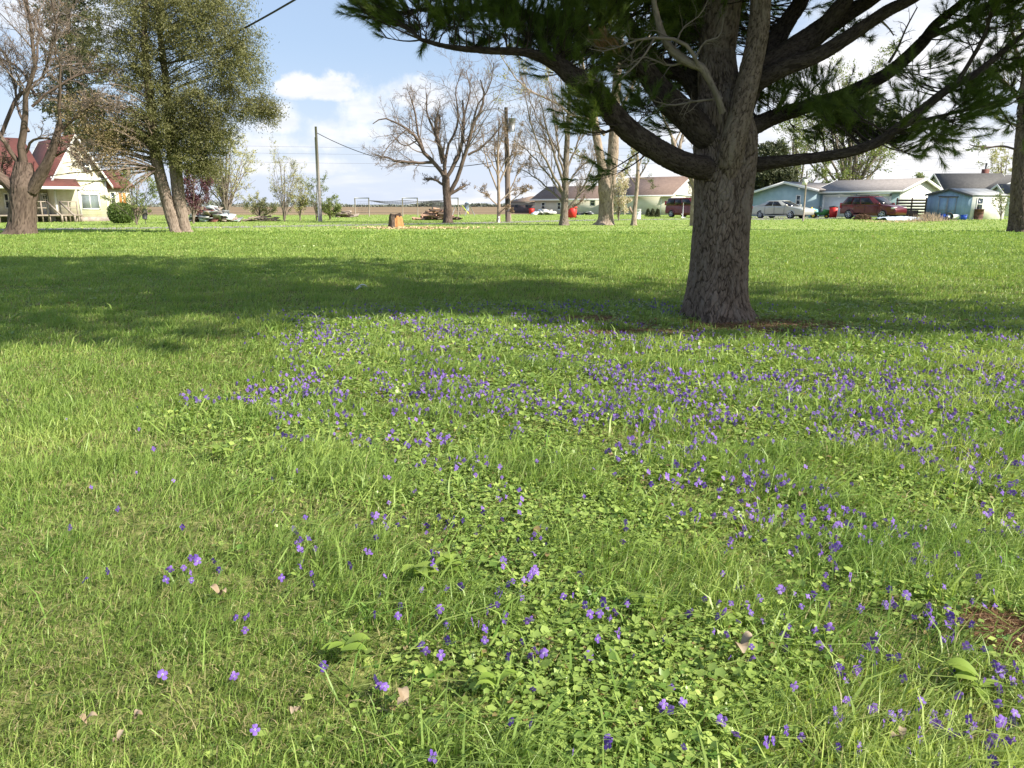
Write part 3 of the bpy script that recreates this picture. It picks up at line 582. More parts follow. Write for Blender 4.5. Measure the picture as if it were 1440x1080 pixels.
    # ---- foliage in view: clumps (px, py, rx, ry, distance, depth, density)
    clumps = [(905, 15, 120, 70, D+.5, .7, 170), (640, -50, 120, 45, D-.3, .5, 60), (860, -60, 140, 50, D, .6, 90), (1100, -60, 130, 45, D+.5, .6, 70), (1320, -60, 130, 45, D+.2, .6, 70), (980, 15, 60, 55, D+.6, .4, 60), (820, 40, 70, 55, D, .6, 90), (870, 85, 55, 40, D+.1, .4, 52), (960, 45, 60, 55, D+.8, .5, 70), (1010, 70, 40, 60, D+.9, .4, 50), (760, 30, 60, 42, D-.1, .5, 62), (690, 40, 70, 36, D-.3, .5, 62),
              (620, 30, 60, 30, D-.4, .4, 52), (560, 30, 45, 25, D-.4, .35, 30), (510, 8, 40, 14, D-.4, .3, 18), (600, 5, 60, 18, D-.2, .4, 26), (700, 0, 70, 22, D, .4, 34), (850, 150, 32, 24, D-.55, .2, 26), (838, 180, 26, 20, D-.6, .15, 20), (800, 92, 38, 26, D-.4, .2, 28), (790, 60, 60, 30, D-.3, .3, 60), (930, 110, 45, 30, D+.6, .3, 40), (1000, 20, 50, 40, D+.3, .3, 40), (900, 160, 36, 16, D-.2, .2, 18), (950, 185, 26, 14, D+.4, .2, 13),
              (850, 245, 16, 9, D-.35, .1, 6), (950, 120, 30, 30, D+.8, .2, 22), (1040, 20, 40, 40, D+1, .4, 30),
              (1075, 150, 36, 20, D+.3, .3, 26), (1125, 125, 50, 16, D+.5, .3, 28), (1150, 168, 60, 24, D+.2, .4, 48), (1215, 165, 60, 34, D, .45, 66), (1270, 190, 55, 28, D-.2, .4, 52), (1330, 175, 50, 34, D-.2, .4, 44), (1200, 200, 60, 16, D-.1, .3, 26), (1350, 140, 40, 26, D-.2, .3, 22), (1390, 150, 40, 22, D, .3, 18),
              (1400, 60, 50, 46, D-.2, .5, 44), (1350, 30, 40, 30, D+.5, .4, 28), (1410, 15, 45, 26, D+.3, .4, 32), (1290, 120, 30, 20, D-.1, .2, 10), (1225, 48, 26, 12, D, .2, 11), (1180, 40, 30, 18, D+.6, .2, 12), (1420, 110, 36, 26, D-.1, .3, 18), (1100, 20, 40, 26, D+1.1, .4, 18), (1310, 95, 24, 22, D+.3, .2, 9), (1085, 95, 26, 22, D+.9, .3, 12), (1440, 170, 30, 20, D, .3, 10)]
    TC, TA = [], []; tg = []
    for (a, b, rx, ry, d, dz, cnt) in clumps:
        for _ in range(max(2, cnt//3)):                    # sprays: a twig with tufts along it
            u = rand_dirs(rng, 1)[0]*rng.random()**0.4; c = P(a+u[0]*rx, b+u[1]*ry, d+u[2]*dz); tg.append(c)
    tg = np.array(tg); bp, br = connect(rng, lines, tg, 0.012, 0.004, nseg=7, sag=0.10, low=0.1)
    tubes(mb, bp, br*0.75, 5)
    ends = bp[:, -1]-bp[:, -3]; ends /= np.linalg.norm(ends, axis=1, keepdims=True)
    sp, sr = spawn(rng, bp, br, 6, 0.45, 1.0, 0.75, 0.0, 0.5, nseg=5, wob=0.12, up=0.06, minr=0.0022)
    # fixed-length sprays
    sp2 = sp.copy(); dirn = ends[np.repeat(np.arange(len(bp)), 6)]+rand_dirs(rng, len(sp))*0.75; dirn[:, 2] = dirn[:, 2]*0.5+0.12; dirn /= np.linalg.norm(dirn, axis=1, keepdims=True)
    ln = rng.uniform(.16, .36, len(sp)); t = np.linspace(0, 1, 5)
    sp2 = sp[:, :1]+dirn[:, None]*(ln[:, None]*t)[..., None]+np.array([0, 0, 1.0])*(0.06*(t**2)*(ln[:, None]/.3))[..., None]
    tubes(mb, sp2, np.repeat(np.linspace(.0035, .0018, 5)[None], len(sp2), 0), 3)
    mb.build('limb', 'shaded_limb_bark', root, base)
    for q, tt in ((3, .3), (3, .55), (4, .8), (4, 1.0)):
        jit = rng.random(len(sp2))[:, None]*0.12
        c = sp2[:, q]*(1-jit)+sp2[:, q-1]*jit; a = sp2[:, q]-sp2[:, q-1]; a /= np.linalg.norm(a, axis=1, keepdims=True); TC.append(c); TA.append(a)
    TC, TA = np.concatenate(TC), np.concatenate(TA); nb = MB()
    needle_tufts(nb, rng, TC, TA, 34, 0.092, 0.0032)
    print('tufts', len(TC))
    # ---- crown above the frame, laid out so that it stands over this lot and shades it as in the photo
    m = 60000; z = rng.uniform(2.6, 12.5, m); th = rng.uniform(0, 2*pi, m); Rz = np.interp(z, [2.6, 4, 7, 10, 12.5], [6.4, 6.8, 5.6, 3.8, 1.2])*np.where(np.cos(th) > 0, 1.35, 1.0); q = Rz*np.sqrt(rng.uniform(0.02, 1, m))
    x = base[0]+q*np.cos(th)*1.0; y = base[1]+q*np.sin(th); k = 1/math.tan(SUN_EL); sx, sy = x-z*k*math.cos(SUN_AZ), y-z*k*math.sin(SUN_AZ)
    wob = 0.25*wn(sx, sy, 2.0, 91); ok = inpoly(sx+wob, sy+wob*0.6, SHG) & (np.random.default_rng(4).random(m) < 0.9)
    px, py = topx(x, y, z); ok &= ~((py > -130) & (px > -160) & (px < 1600) & (y > .6))
    ok &= wn(x, y, 1.3, 92)+wn(z, x, 1.7, 93) > -0.8
    C = np.stack([x, y, z], 1)[ok]; sxk, syk = sx[ok], sy[ok]
    sel = rng.permutation(len(C))[:6000]; C = C[sel]
    # unseen tufts added sunward to shade trunk, limbs and lawn around the foot
    S_ = np.array(SDIR); q = np.concatenate([np.repeat(np.concatenate([tr[:9]]+lines[1:11]), 40, 0), np.c_[rng.uniform(-2, 8.5, 6000), rng.uniform(6, 11, 6000), np.zeros(6000)], np.c_[rng.uniform(.3, 5.5, 6000), rng.uniform(6, 8.8, 6000), np.zeros(6000)]])
    zt = rng.uniform(3.2, 8.5, len(q)); t_ = (zt-q[:, 2])/S_[2]; E = q+S_*t_[:, None]; g0 = E-S_*(E[:, 2]/S_[2])[:, None]; px, py = topx(E[:, 0], E[:, 1], E[:, 2])
    ok = inpoly(g0[:, 0], g0[:, 1], SHG) & (np.hypot(E[:, 0]-base[0], E[:, 1]-base[1]) < np.interp(zt, [3, 5, 9], [9.3, 8.6, 5.5])) & ~((py > -130) & (px > -160) & (px < 1600) & (E[:, 1] > .6)) & (wn(E[:, 0], E[:, 1], 1.8, 94)+wn(E[:, 2], E[:, 0], 2.2, 95) > -0.7)
    E = E[ok]; E = E[rng.permutation(len(E))[:5200]]; C = np.concatenate([C, E+rng.normal(0, .12, E.shape)]); print('upper', len(C))
    bp, br = connect(rng, [np.array([base+np.array([0.1, .3, h]) for h in np.linspace(3.6, 12, 40)])], C[:600], 0.04, 0.01, nseg=12, sag=-0.06, low=0.8)
    qx, qy = topx(bp[..., 0], bp[..., 1], bp[..., 2]); vis = ((qy > -15) & (qx > -30) & (qx < 1470) & (bp[..., 1] > .5)).any(1); bp, br = bp[~vis], br[~vis]
    mb = MB(); tubes(mb, bp, br, 5); mb.build('limb', 'shaded_limb_bark', root, base)
    A = C-(base+np.array([0, 0, 4])); A[:, 2] *= 0.3; A /= np.linalg.norm(A, axis=1, keepdims=True)
    needle_tufts(nb, rng, C, A, 46, 0.30, 0.016, spread=1.5)
    nb.build('crown', 'pine_needle', root, base)
    # ---- dead grey branch and brown needles in front
    Q, rr = line([(1016, 158, 9, D-.45), (1008, 135, 8, D-.5), (1000, 118, 8, D-.5), (988, 97, 10, D-.52), (975, 90, 12, D-.52), (960, 83, 12, D-.52), (942, 67, 10, D-.52), (930, 45, 9, D-.5), (922, 15, 7, D-.5), (917, -15, 5, D-.5)])
    mb = MB(); C1, _ = barktube(mb, Q, rr, around=24, ds=.02, cell=(.02, .05), amp=.002, seed=3)
    side = [[(982, 92, 5, D-.55), (972, 72, 5, D-.6), (955, 57, 5, D-.62), (920, 53, 4, D-.65), (890, 58, 3, D-.68), (855, 72, 2, D-.7), (828, 68, 1, D-.7)], [(920, 53, 3, D-.65), (908, 75, 2.5, D-.7), (885, 100, 2, D-.72), (858, 118, 1.5, D-.74), (830, 110, 1, D-.75)], [(975, 88, 3, D-.5), (990, 60, 2.5, D-.5), (1012, 50, 2, D-.5), (1018, 20, 1.5, D-.5)],
            [(948, 70, 3, D-.5), (960, 40, 2, D-.45), (985, 20, 1.5, D-.45), (1000, -10, 1, D-.4)], [(1016, 138, 3, D-.4), (980, 142, 3, D-.45), (945, 148, 2, D-.45), (920, 142, 1.4, D-.45)], [(1250, 88, 4, D+.5), (1262, 68, 3, D+.5), (1275, 38, 2, D+.5), (1290, 10, 1.5, D+.5)], [(1240, 30, 3, D-.2), (1250, 40, 2, D-.2), (1257, 50, 1.5, D-.2)], [(965, 86, 4, D-.5), (940, 92, 3, D-.45), (905, 80, 2, D-.45), (880, 96, 1.2, D-.45)]]
    for grp in ((0, 1, 2, 3, 7), (4,), (5,), (6,)):
        sl = [smooth_line(*line(side[s]), 9) for s in grp]; sp, sr = np.array([s[0] for s in sl]), np.array([s[1] for s in sl])
        tubes(mb, sp, sr, 6); c1, r1 = spawn(rng, sp, sr, 10, .25, 1, .8, .45, .5, nseg=7, wob=.22, up=-.02, minr=.0016); tubes(mb, c1, r1, 4)
        c2, r2 = spawn(rng, c1, r1, 4, .3, 1, .8, .6, .7, nseg=6, wob=.25, up=-.03, minr=.0013); tubes(mb, c2, r2, 3)
        mb.build('dead_branch', 'dead_bark', root, base); mb = MB()
    mb = MB(); cc = np.array([P(848+rng.normal(0, 9), 45+rng.normal(0, 8), D-.55) for _ in range(16)]); needle_tufts(mb, rng, cc, np.tile([[.5, 0, -.85]], (16, 1)), 24, .10, .004, .4)
    mb.build('brown_needles', 'brown_needle', root, base)
pine()
# ------------------------------------------------------------------ other trees
barkmat('grey_bark', (0.22, 0.185, 0.155), (0.095, 0.075, 0.06), bump=0.8, sc=(9, 9, 2))
barkmat('brown_bark', (0.15, 0.113, 0.092), (0.055, 0.04, 0.032), bump=0.9, sc=(7, 7, 1.6))
barkmat('pale_bark', (0.36, 0.29, 0.23), (0.17, 0.13, 0.10), bump=0.6, sc=(9, 9, 2))
barkmat('twig_bark', (0.215, 0.175, 0.15), (0.13, 0.10, 0.085), bump=0.2)
barkmat('cedar_bark', (0.27, 0.215, 0.175), (0.12, 0.09, 0.07), bump=0.7, sc=(9, 9, 2))
leafmat('cedar_leaf', (0.12, 0.13, 0.045), (0.23, 0.225, 0.09), (0.19, 0.175, 0.08), trans=0.25, wscale=0.5)
leafmat('dark_cedar', (0.045, 0.06, 0.028), (0.09, 0.10, 0.045), trans=0.2, wscale=0.5)
leafmat('bud_leaf', (0.30, 0.30, 0.11), (0.42, 0.40, 0.18), trans=0.35)
leafmat('bud_brown', (0.24, 0.17, 0.11), (0.32, 0.23, 0.15), trans=0.25)
leafmat('spring_leaf', (0.15, 0.20, 0.06), (0.27, 0.31, 0.11), trans=0.4)
leafmat('pale_leaf', (0.36, 0.37, 0.19), (0.50, 0.47, 0.27), trans=0.35)
leafmat('purple_leaf', (0.08, 0.032, 0.045), (0.15, 0.065, 0.08), trans=0.25)
leafmat('blossom', (0.62, 0.50, 0.45), (0.62, 0.60, 0.42), trans=0.3)
leafmat('shrub_leaf', (0.07, 0.12, 0.025), (0.13, 0.19, 0.045), trans=0.25)
def tlines(spec, D):                                       # spec: lists of (px, py, width px[, depth offset])
    out = []
    for s in spec:
        Q = np.array([P(a[0], a[1], D+(a[3] if len(a) > 3 else 0)) for a in s]); r = np.array([a[2]*D/F*0.5 for a in s]); out.append((Q, r))
    return out
def bare_tree(name, label, D, base_px, trunk, limbs, bark, twig='twig_bark', lv=((8, .45, .55), (7, .5, .5), (5, .6, .55)), up=.06, wob=.14, seed=1, group=None, budmat=None, nbud=0, bud=.05, tr_n=90, droop=0.0, spread=0.25, minr=0.004, cat='tree', t0=.22, flare=.25, thin=1.0):
    rng = np.random.default_rng(seed); base = P(base_px[0], base_px[1], D); base[2] = 0
    root = empty(name, tuple(base), label, cat, group)
    mb = MB()
    for k, (Q, r) in enumerate(tlines(trunk, D)):
        if k == 0 or Q[0, 2] < 0.3: Q[0, 2] = -0.06
        barktube(mb, Q, r, around=tr_n, ds=0.07, cell=(.09, .35), amp=min(.03, r.max()*.09), flare=flare if Q[0, 2] < 0 else None, seed=seed+k)
    mb.build('trunk', bark, root, base, smooth=True)
    mb = MB(); lp, lr = [], []
    for Q, r in tlines(limbs, D):
        r = r*thin
        dz = rng.normal(0, spread)*np.linspace(0, 1, len(Q))**1.0*np.linalg.norm(Q[-1]-Q[0])*0.8   # limbs lean toward or away from the viewer too
        Q = Q*1.0; Q[:, 1] += dz; Q, r = smooth_line(Q, r, 12); Q[2:] += rng.normal(0, .012, (10, 3))*np.linalg.norm(Q[-1]-Q[0])*.5; lp.append(Q); lr.append(r)
    lp, lr = np.array(lp), np.array(lr); tubes(mb, lp, lr, 8); mb.build('limbs', bark, root, base, smooth=True)
    mb = MB(); p, r = lp, lr; last = None
    for j, (k, lf, rf) in enumerate(lv):
        p, r = spawn(rng, p, r, k, t0 if j == 0 else .2, 1.0, .75 if j else .65, lf, rf, nseg=7-j if j < 3 else 4, wob=wob, up=up, minr=minr*(0.75**j), droop=droop); tubes(mb, p, r, 4 if j == 0 else 3); last = p
    o = mb.build('branches', twig, root, base)
    if budmat:
        mb = MB(); k = rng.integers(0, len(last), nbud); q = rng.integers(1, last.shape[1], nbud); leaves(mb, rng, last[k, q]+rng.normal(0, bud*.6, (nbud, 3)), rng.uniform(.5, 1.3, nbud)*bud, bud*.7); mb.build('crown', budmat, root, base)
    return root, base, last
def leaf_blobs(mb, rng, blobs, D, per, clump, L, W, droop=0.0, gap=0.0, big=1.0, flat=.4):
    """clumps of small leaves filling uneven blobs; blob: (px,py,rx,ry,depth,weight)"""
    cs = []
    for b in blobs:
        n = int(per*b[5]); u = rand_dirs(rng, n)*(rng.random((n, 1))**0.42); c0 = P(b[0], b[1], D+(b[6] if len(b) > 6 else 0)); s = PS(D)
        c = c0+u*np.array([b[2]*s, b[4], b[3]*s]); cs.append(c)
    c = np.concatenate(cs); c = c[rng.random(len(c)) > gap]; n = len(c)
    m = clump; k = np.repeat(np.arange(n), m); sz = rng.uniform(.5, 1.4, n)[k][:, None]*big
    ax = rand_dirs(rng, n)*np.array([1, 1, flat]); ax /= np.linalg.norm(ax, axis=1, keepdims=True); t = rng.uniform(-1, 1, (len(k), 1))
    X = c[k]+ax[k]*t*0.30*sz+rng.normal(0, .085, (len(k), 3))*sz; X[:, 2] -= droop*np.abs(t[:, 0])*.3
    d = rand_dirs(rng, len(k))*.8+ax[k]*np.sign(t)*.5; d[:, 2] -= droop; d /= np.linalg.norm(d, axis=1, keepdims=True)
    st = mb.n; leaves(mb, rng, X, L*rng.uniform(.6, 1.3, len(k)), W, d); return c
# old twisted tree at the far left
bare_tree('old_maple_tree', 'gnarled thick-trunked bare tree at the far left before the red roofed house', 30.5, (30, 330),
    [[(30, 331, 37), (31, 315, 33), (32, 285, 31), (34, 262, 32), (34, 245, 26), (33, 228, 18)], [(25, 275, 14, -.1), (14, 262, 14, -.2), (0, 250, 13, -.3), (-22, 236, 10, -.4)], [(45, 268, 15, -.1), (56, 248, 14, -.2), (68, 226, 11, -.3), (79, 195, 8, -.4), (84, 172, 6.5, -.4)]],
    [[(33, 240, 18), (36, 215, 14), (41, 189, 12), (46, 142, 9), (60, 110, 7.5), (68, 79, 6.5), (63, 31, 5), (55, -40, 3)], [(84, 180, 7, -.4), (93, 120, 4, -.6), (99, 60, 3, -.8), (104, -10, 1.5, -1)], [(2, 190, 7), (13, 142, 7), (26, 118, 6), (32, 70, 4), (25, 10, 3)], [(30, 235, 9), (15, 195, 7), (-5, 140, 5), (-20, 80, 3)],
     [(50, 135, 5), (28, 100, 4), (5, 85, 3), (-20, 75, 2)], [(60, 108, 5), (85, 70, 4), (105, 30, 3)], [(40, 185, 6), (20, 150, 4), (10, 110, 3), (-8, 70, 2)], [(80, 190, 6), (110, 165, 4), (135, 150, 3), (160, 155, 2)], [(66, 60, 5), (45, 30, 4), (25, -10, 3)], [(0, 250, 5), (-10, 220, 4), (-15, 180, 3)],
     [(45, 150, 5), (75, 120, 4), (110, 100, 3), (140, 95, 2)], [(36, 215, 5), (55, 195, 4), (90, 200, 3), (120, 215, 2)], [(12, 268, 5), (2, 240, 4), (5, 215, 2)], [(70, 225, 5), (95, 212, 3), (115, 225, 2), (130, 245, 1.5)]],
    'brown_bark', lv=((15, .55, .42), (9, .55, .5), (7, .6, .6)), up=.03, wob=.2, seed=101, tr_n=120, budmat='bud_brown', nbud=6000, bud=.05, minr=.011, flare=.30, thin=.75)
# twin-trunked cedar
def cedar():
    D = 32.0; rng = np.random.default_rng(111); base = P(252, 327, D); base[2] = 0
    root = empty('cedar_tree', tuple(base), 'tall twin-trunked evergreen with drooping olive foliage left of the open sky', 'tree')
    tl = tlines([[(249, 328, 15), (246, 322, 14), (235, 283, 15), (223, 239, 14), (216, 201, 12), (213, 150, 10), (206, 100, 8), (203, 50, 7), (205, -20, 5), (207, -120, 2)], [(262, 329, 17, .2), (259, 320, 16, .2), (252, 283, 16, .2), (247, 239, 15, .3), (242, 208, 13, .4), (237, 160, 10, .5), (234, 120, 8, .6), (227, 63, 7, .6), (220, 0, 5, .6), (215, -90, 2, .6)]], D)
    for i, (Q, r) in enumerate(tl):
        Q[0, 2] = -.06; mb = MB(); barktube(mb, Q, r, around=70, ds=.07, cell=(.07, .3), amp=.02, flare=.15, seed=4+i); mb.build('trunk', 'cedar_bark', root, base, smooth=True)
    T = [smooth_line(Q[3:], r[3:], 40)[0] for Q, r in tl]
    green = [(215, 30, 60, 55, 1.6, 1.0), (290, 45, 50, 50, 1.5, 1.0), (325, 100, 42, 36, 1.2, .75), (355, 148, 36, 22, .9, .40), (275, 140, 60, 42, 1.5, 1.0), (235, 175, 55, 34, 1.5, .8), (300, 185, 34, 30, 1.0, .6), (270, 222, 30, 22, 1.0, .42), (292, 235, 18, 16, .6, .2), (200, 100, 55, 45, 1.6, .75), (160, 60, 50, 50, 1.5, .45), (140, 160, 45, 30, 1.5, .4), (185, 185, 40, 26, 1.2, .4), (250, 0, 80, 50, 1.8, .8), (180, -60, 70, 50, 1.8, .7), (310, 5, 40, 40, 1.2, .4),
             (345, 60, 22, 30, .8, .2), (382, 160, 18, 14, .5, .12), (225, 210, 30, 20, .8, .2), (150, 200, 35, 22, 1.2, .25)]
    mb = MB(); c = leaf_blobs(mb, rng, green, D, 300, 84, .13, .028, droop=.16, gap=.44, big=1.5, flat=.22); mb.build('crown', 'cedar_leaf', root, base)
    mb = MB(); bp, br = connect(rng, T, c[rng.permutation(len(c))[:130]], .03, .007, 9, -.12, 1.0); tubes(mb, bp, br, 4)
    dead = np.array([P(*q, D-1.2+rng.normal(0, .6)) for q in zip(rng.normal(140, 38, 60), rng.normal(190, 46, 60))]); dp, dr = connect(rng, T, dead, .035, .010, 9, -.12, .9); tubes(mb, dp, dr, 4)
    mb.build('branches', 'twig_bark', root, base)
    mb = MB(); s1, r1 = spawn(rng, dp, dr, 7, .45, 1, .8, .22, .7, 6, .22, -.05, .009); tubes(mb, s1, r1, 3); s2, r2 = spawn(rng, s1, r1, 5, .2, 1, .8, .6, .7, 5, .25, -.08, .007); tubes(mb, s2, r2, 3); mb.build('dead_branches', 'dead_twig', root, base)
    mb = MB(); leaf_blobs(mb, rng, [(150, 200, 45, 28, 1.3, .35, -1.2), (120, 165, 40, 35, 1.3, .3, -1.2), (165, 225, 30, 22, 1, .15, -1.0)], D, 330, 16, .09, .035, droop=.2); mb.build('dry_foliage', 'dry_cedar', root, base)
barkmat('dead_twig', (0.36, 0.28, 0.20), (0.22, 0.165, 0.12), bump=0.2)
leafmat('dry_cedar', (0.19, 0.15, 0.075), (0.30, 0.23, 0.12), trans=.2)
cedar()
# dark evergreen between the two, further back
def dark_evergreen():
    D = 72.0; rng = np.random.default_rng(117); base = P(88, 308, D); base[2] = 0
    root = empty('evergreen_tree', tuple(base), 'dark thin-crowned evergreen standing behind the gnarled tree on the left', 'tree')
    tl = tlines([[(88, 308, 8), (90, 250, 8), (95, 180, 7), (98, 100, 6), (96, 20, 5), (95, -80, 2)]], D)[0]; tl[0][0, 2] = -.05; mb = MB(); barktube(mb, *tl, around=40, ds=.1, amp=.01); mb.build('trunk', 'brown_bark', root, base, smooth=True)
    mb = MB(); c = leaf_blobs(mb, rng, [(100, 30, 42, 50, 3, .9), (108, 90, 40, 40, 3, .8), (95, 140, 42, 32, 3, .7), (130, 190, 40, 24, 3, .5), (125, -20, 60, 30, 3, .5)], D, 320, 24, .30, .10, droop=.2, gap=.1); mb.build('crown', 'dark_cedar', root, base)
    mb = MB(); bp, br = connect(rng, [smooth_line(*tl, 40)[0][8:]], c[::9], .04, .012, 7, .0, .4); tubes(mb, bp, br, 4); mb.build('branches', 'brown_bark', root, base)
dark_evergreen()
bare_tree('bare_maple_tree', 'wide bare tree with sawn-off limb stubs standing beyond the orange stump', 51.5, (629, 313),
    [[(630, 314, 12.5), (629.5, 300, 10.5), (629, 285, 10), (628, 270, 9.6), (627, 255, 9.6), (627, 246, 8.5)]],
    [[(627, 252, 7), (615, 233, 6.4), (599, 219, 6), (588, 195, 5), (571, 180, 3.6), (543, 167, 2.2), (525, 175, 1.2)], [(608, 228, 5), (597, 229, 4.5), (579, 229, 4.2), (554, 225, 3.5), (529, 218, 2)], [(626, 248, 6), (624, 222, 6), (614, 194, 5.8), (613, 167, 5.5)], [(628, 250, 6), (638, 233, 6.5), (649, 205, 5.5), (652, 158, 4), (650, 140, 2)],
     [(631, 275, 7), (643, 250, 6.4), (657, 214, 6), (664, 178, 5), (679, 150, 4), (676, 115, 2)], [(658, 218, 4), (682, 203, 3), (704, 178, 2), (708, 160, 1)], [(626, 262, 4), (612, 253, 3.8), (599, 251, 4)], [(633, 273, 5), (645, 266, 4.5), (654, 260, 4)], [(596, 213, 4), (588, 185, 3.2), (582, 150, 2.6), (575, 130, 1.2)], [(622, 230, 4.5), (612, 190, 4), (600, 160, 3), (598, 130, 1.5)],
     [(625, 235, 4.5), (630, 205, 4), (644, 172, 3.4), (640, 130, 1.8), (650, 95, 1)], [(664, 180, 3.5), (672, 150, 2.6), (690, 120, 1.8), (695, 92, 1)], [(652, 165, 3), (660, 130, 2), (655, 95, 1)], [(612, 200, 4), (618, 175, 3.5), (616, 160, 3)], [(573, 181, 2), (555, 200, 1.6), (540, 225, 1)], [(590, 196, 2.5), (570, 205, 1.8), (552, 190, 1.2)]],
    'brown_bark', lv=((12, .62, .36), (8, .55, .5), (5, .6, .6)), up=.03, wob=.2, seed=121, minr=.013, spread=.3, thin=.85)
bare_tree('slender_tree', 'slim pale tree with tiny buds left of the dark power pole', 54, (701, 313), [[(701, 313, 5), (701.5, 290, 4.2), (701, 260, 3.8), (700, 225, 3), (701, 190, 2), (702, 165, 1)]],
    [[(701, 270, 2.4), (690, 245, 2), (682, 215, 1.2), (680, 190, .8)], [(701, 260, 2.4), (712, 235, 2), (722, 205, 1.2), (726, 180, .8)], [(701, 290, 2), (685, 275, 1.6), (672, 268, 1)], [(701, 285, 2), (720, 268, 1.6), (735, 262, 1)], [(700, 240, 2), (695, 210, 1.4), (696, 180, .8)], [(701, 250, 2), (690, 225, 1.4), (675, 210, .8)], [(701, 245, 2), (714, 222, 1.4), (735, 215, .8)], [(702, 300, 1.6), (712, 292, 1.2), (720, 296, .8)], [(700, 215, 2), (706, 190, 1.2), (708, 172, .8)]],
    'pale_bark', lv=((8, .5, .5), (6, .5, .6), (4, .6, .7)), seed=131, tr_n=24, budmat='bud_brown', nbud=5200, bud=.075, minr=.008, group='slim budding trees by the power pole')
bare_tree('slender_tree', 'thin-stemmed budding tree hugging the right side of the power pole', 58, (717, 311), [[(717, 311, 4), (716, 270, 3), (716, 230, 2), (715, 195, 1)]],
    [[(716, 270, 2), (728, 245, 1.4), (738, 225, .8)], [(716, 260, 2), (706, 240, 1.4), (700, 222, .8)], [(716, 245, 2), (725, 215, 1.4), (730, 190, .8)], [(716, 285, 1.5), (733, 272, 1.2), (744, 268, .8)], [(716, 235, 1.5), (710, 205, 1.2), (712, 180, .8)]],
    'pale_bark', lv=((8, .5, .5), (6, .5, .6), (4, .6, .7)), seed=132, tr_n=20, budmat='bud_brown', nbud=3200, bud=.075, minr=.008, group='slim budding trees by the power pole')
bare_tree('young_bare_tree', 'bare tree with many steep fanning branches left of the thick pale trunk', 45, (794, 317), [[(793, 318, 13), (793, 305, 10), (794, 285, 9), (795, 255, 8), (796, 225, 7), (798, 190, 6), (800, 150, 4), (801, 105, 2), (801, 60, 1)]],
    [[(793, 272, 4), (780, 252, 3.4), (764, 222, 2.8), (748, 185, 2), (738, 140, 1)], [(794, 262, 4), (782, 228, 3.4), (770, 190, 2.4), (758, 145, 1.2)], [(795, 250, 3.4), (786, 215, 2.8), (780, 170, 2), (774, 120, 1)], [(793, 285, 3), (775, 268, 2.4), (755, 250, 1.8), (735, 238, 1)], [(796, 240, 3), (812, 205, 2.4), (825, 165, 1.6), (832, 120, .9)], [(794, 298, 4), (812, 278, 3), (828, 245, 2.2), (838, 215, 1.2)],
     [(796, 265, 3), (812, 240, 2.2), (832, 222, 1.4)], [(798, 200, 3), (790, 165, 2), (786, 120, 1)], [(799, 180, 3), (812, 145, 2), (818, 100, 1)], [(794, 278, 3), (770, 245, 2.4), (745, 215, 1.6), (722, 195, .9)], [(795, 232, 3), (775, 195, 2.2), (755, 165, 1.4), (738, 118, .8)], [(793, 293, 2.4), (808, 290, 1.8), (822, 280, 1)]],
    'grey_bark', lv=((13, .5, .45), (8, .55, .55), (6, .6, .6)), up=.09, wob=.12, seed=141, minr=.010, budmat='bud_brown', nbud=3000, bud=.06, spread=.35)
bare_tree('pale_trunk_tree', 'thick pale fluted trunk forking in two behind the big pine limb', 46, (851, 318), [[(851, 319, 24), (852, 308, 20), (852.5, 285, 18), (852, 268, 21), (850, 252, 17), (846, 230, 11), (841, 205, 10), (836, 170, 9), (833, 120, 7)], [(854, 275, 16), (859, 245, 14), (862, 215, 14), (864, 180, 12), (867, 120, 10), (872, 50, 8), (874, -40, 6)]],
    [[(850, 190, 4), (830, 172, 3.5), (804, 164, 3), (779, 150, 2.6), (746, 136, 2), (724, 119, 1.5), (700, 82, 1)], [(865, 170, 5), (885, 130, 4), (905, 80, 3), (920, 20, 2)], [(836, 160, 5), (820, 110, 4), (815, 60, 3), (800, 0, 2)], [(838, 228, 3), (820, 222, 2), (800, 214, 1.5)], [(868, 110, 5), (850, 60, 4), (845, 0, 3)], [(864, 250, 2.5), (880, 235, 2), (895, 210, 1)], [(746, 136, 1.6), (730, 100, 1.2), (735, 70, .8)], [(790, 157, 2), (775, 125, 1.3), (770, 90, .8)], [(858, 238, 2), (840, 250, 1.5), (828, 262, 1)]],
    'pale_bark', lv=((8, .4, .5), (6, .5, .55), (5, .5, .6)), seed=151, tr_n=110, budmat='bud_leaf', nbud=2600, bud=.10, minr=.009, flare=.38)
bare_tree('small_grey_tree', 'small smooth-barked tree with a cut knob in front of the green grey house', 44.5, (892, 318), [[(891, 319, 8), (891.5, 308, 6.2), (893, 290, 5), (896, 262, 4.6), (897, 235, 4), (896, 215, 2.5)], [(891, 300, 4), (887, 296, 4), (885, 291, 3.5)]],
    [[(897, 252, 2.5), (906, 238, 2), (915, 225, 1)], [(896, 230, 2), (890, 212, 1.5), (885, 195, .8)], [(897, 238, 2), (905, 215, 1.5), (908, 190, .8)], [(896, 262, 2), (886, 248, 1.2), (880, 236, .8)], [(897, 250, 1.6), (910, 252, 1.2), (920, 262, .8)]],
    'pale_bark', lv=((6, .5, .5), (5, .5, .6), (4, .6, .7)), seed=161, tr_n=40, budmat='spring_leaf', nbud=500, bud=.09, minr=.007)
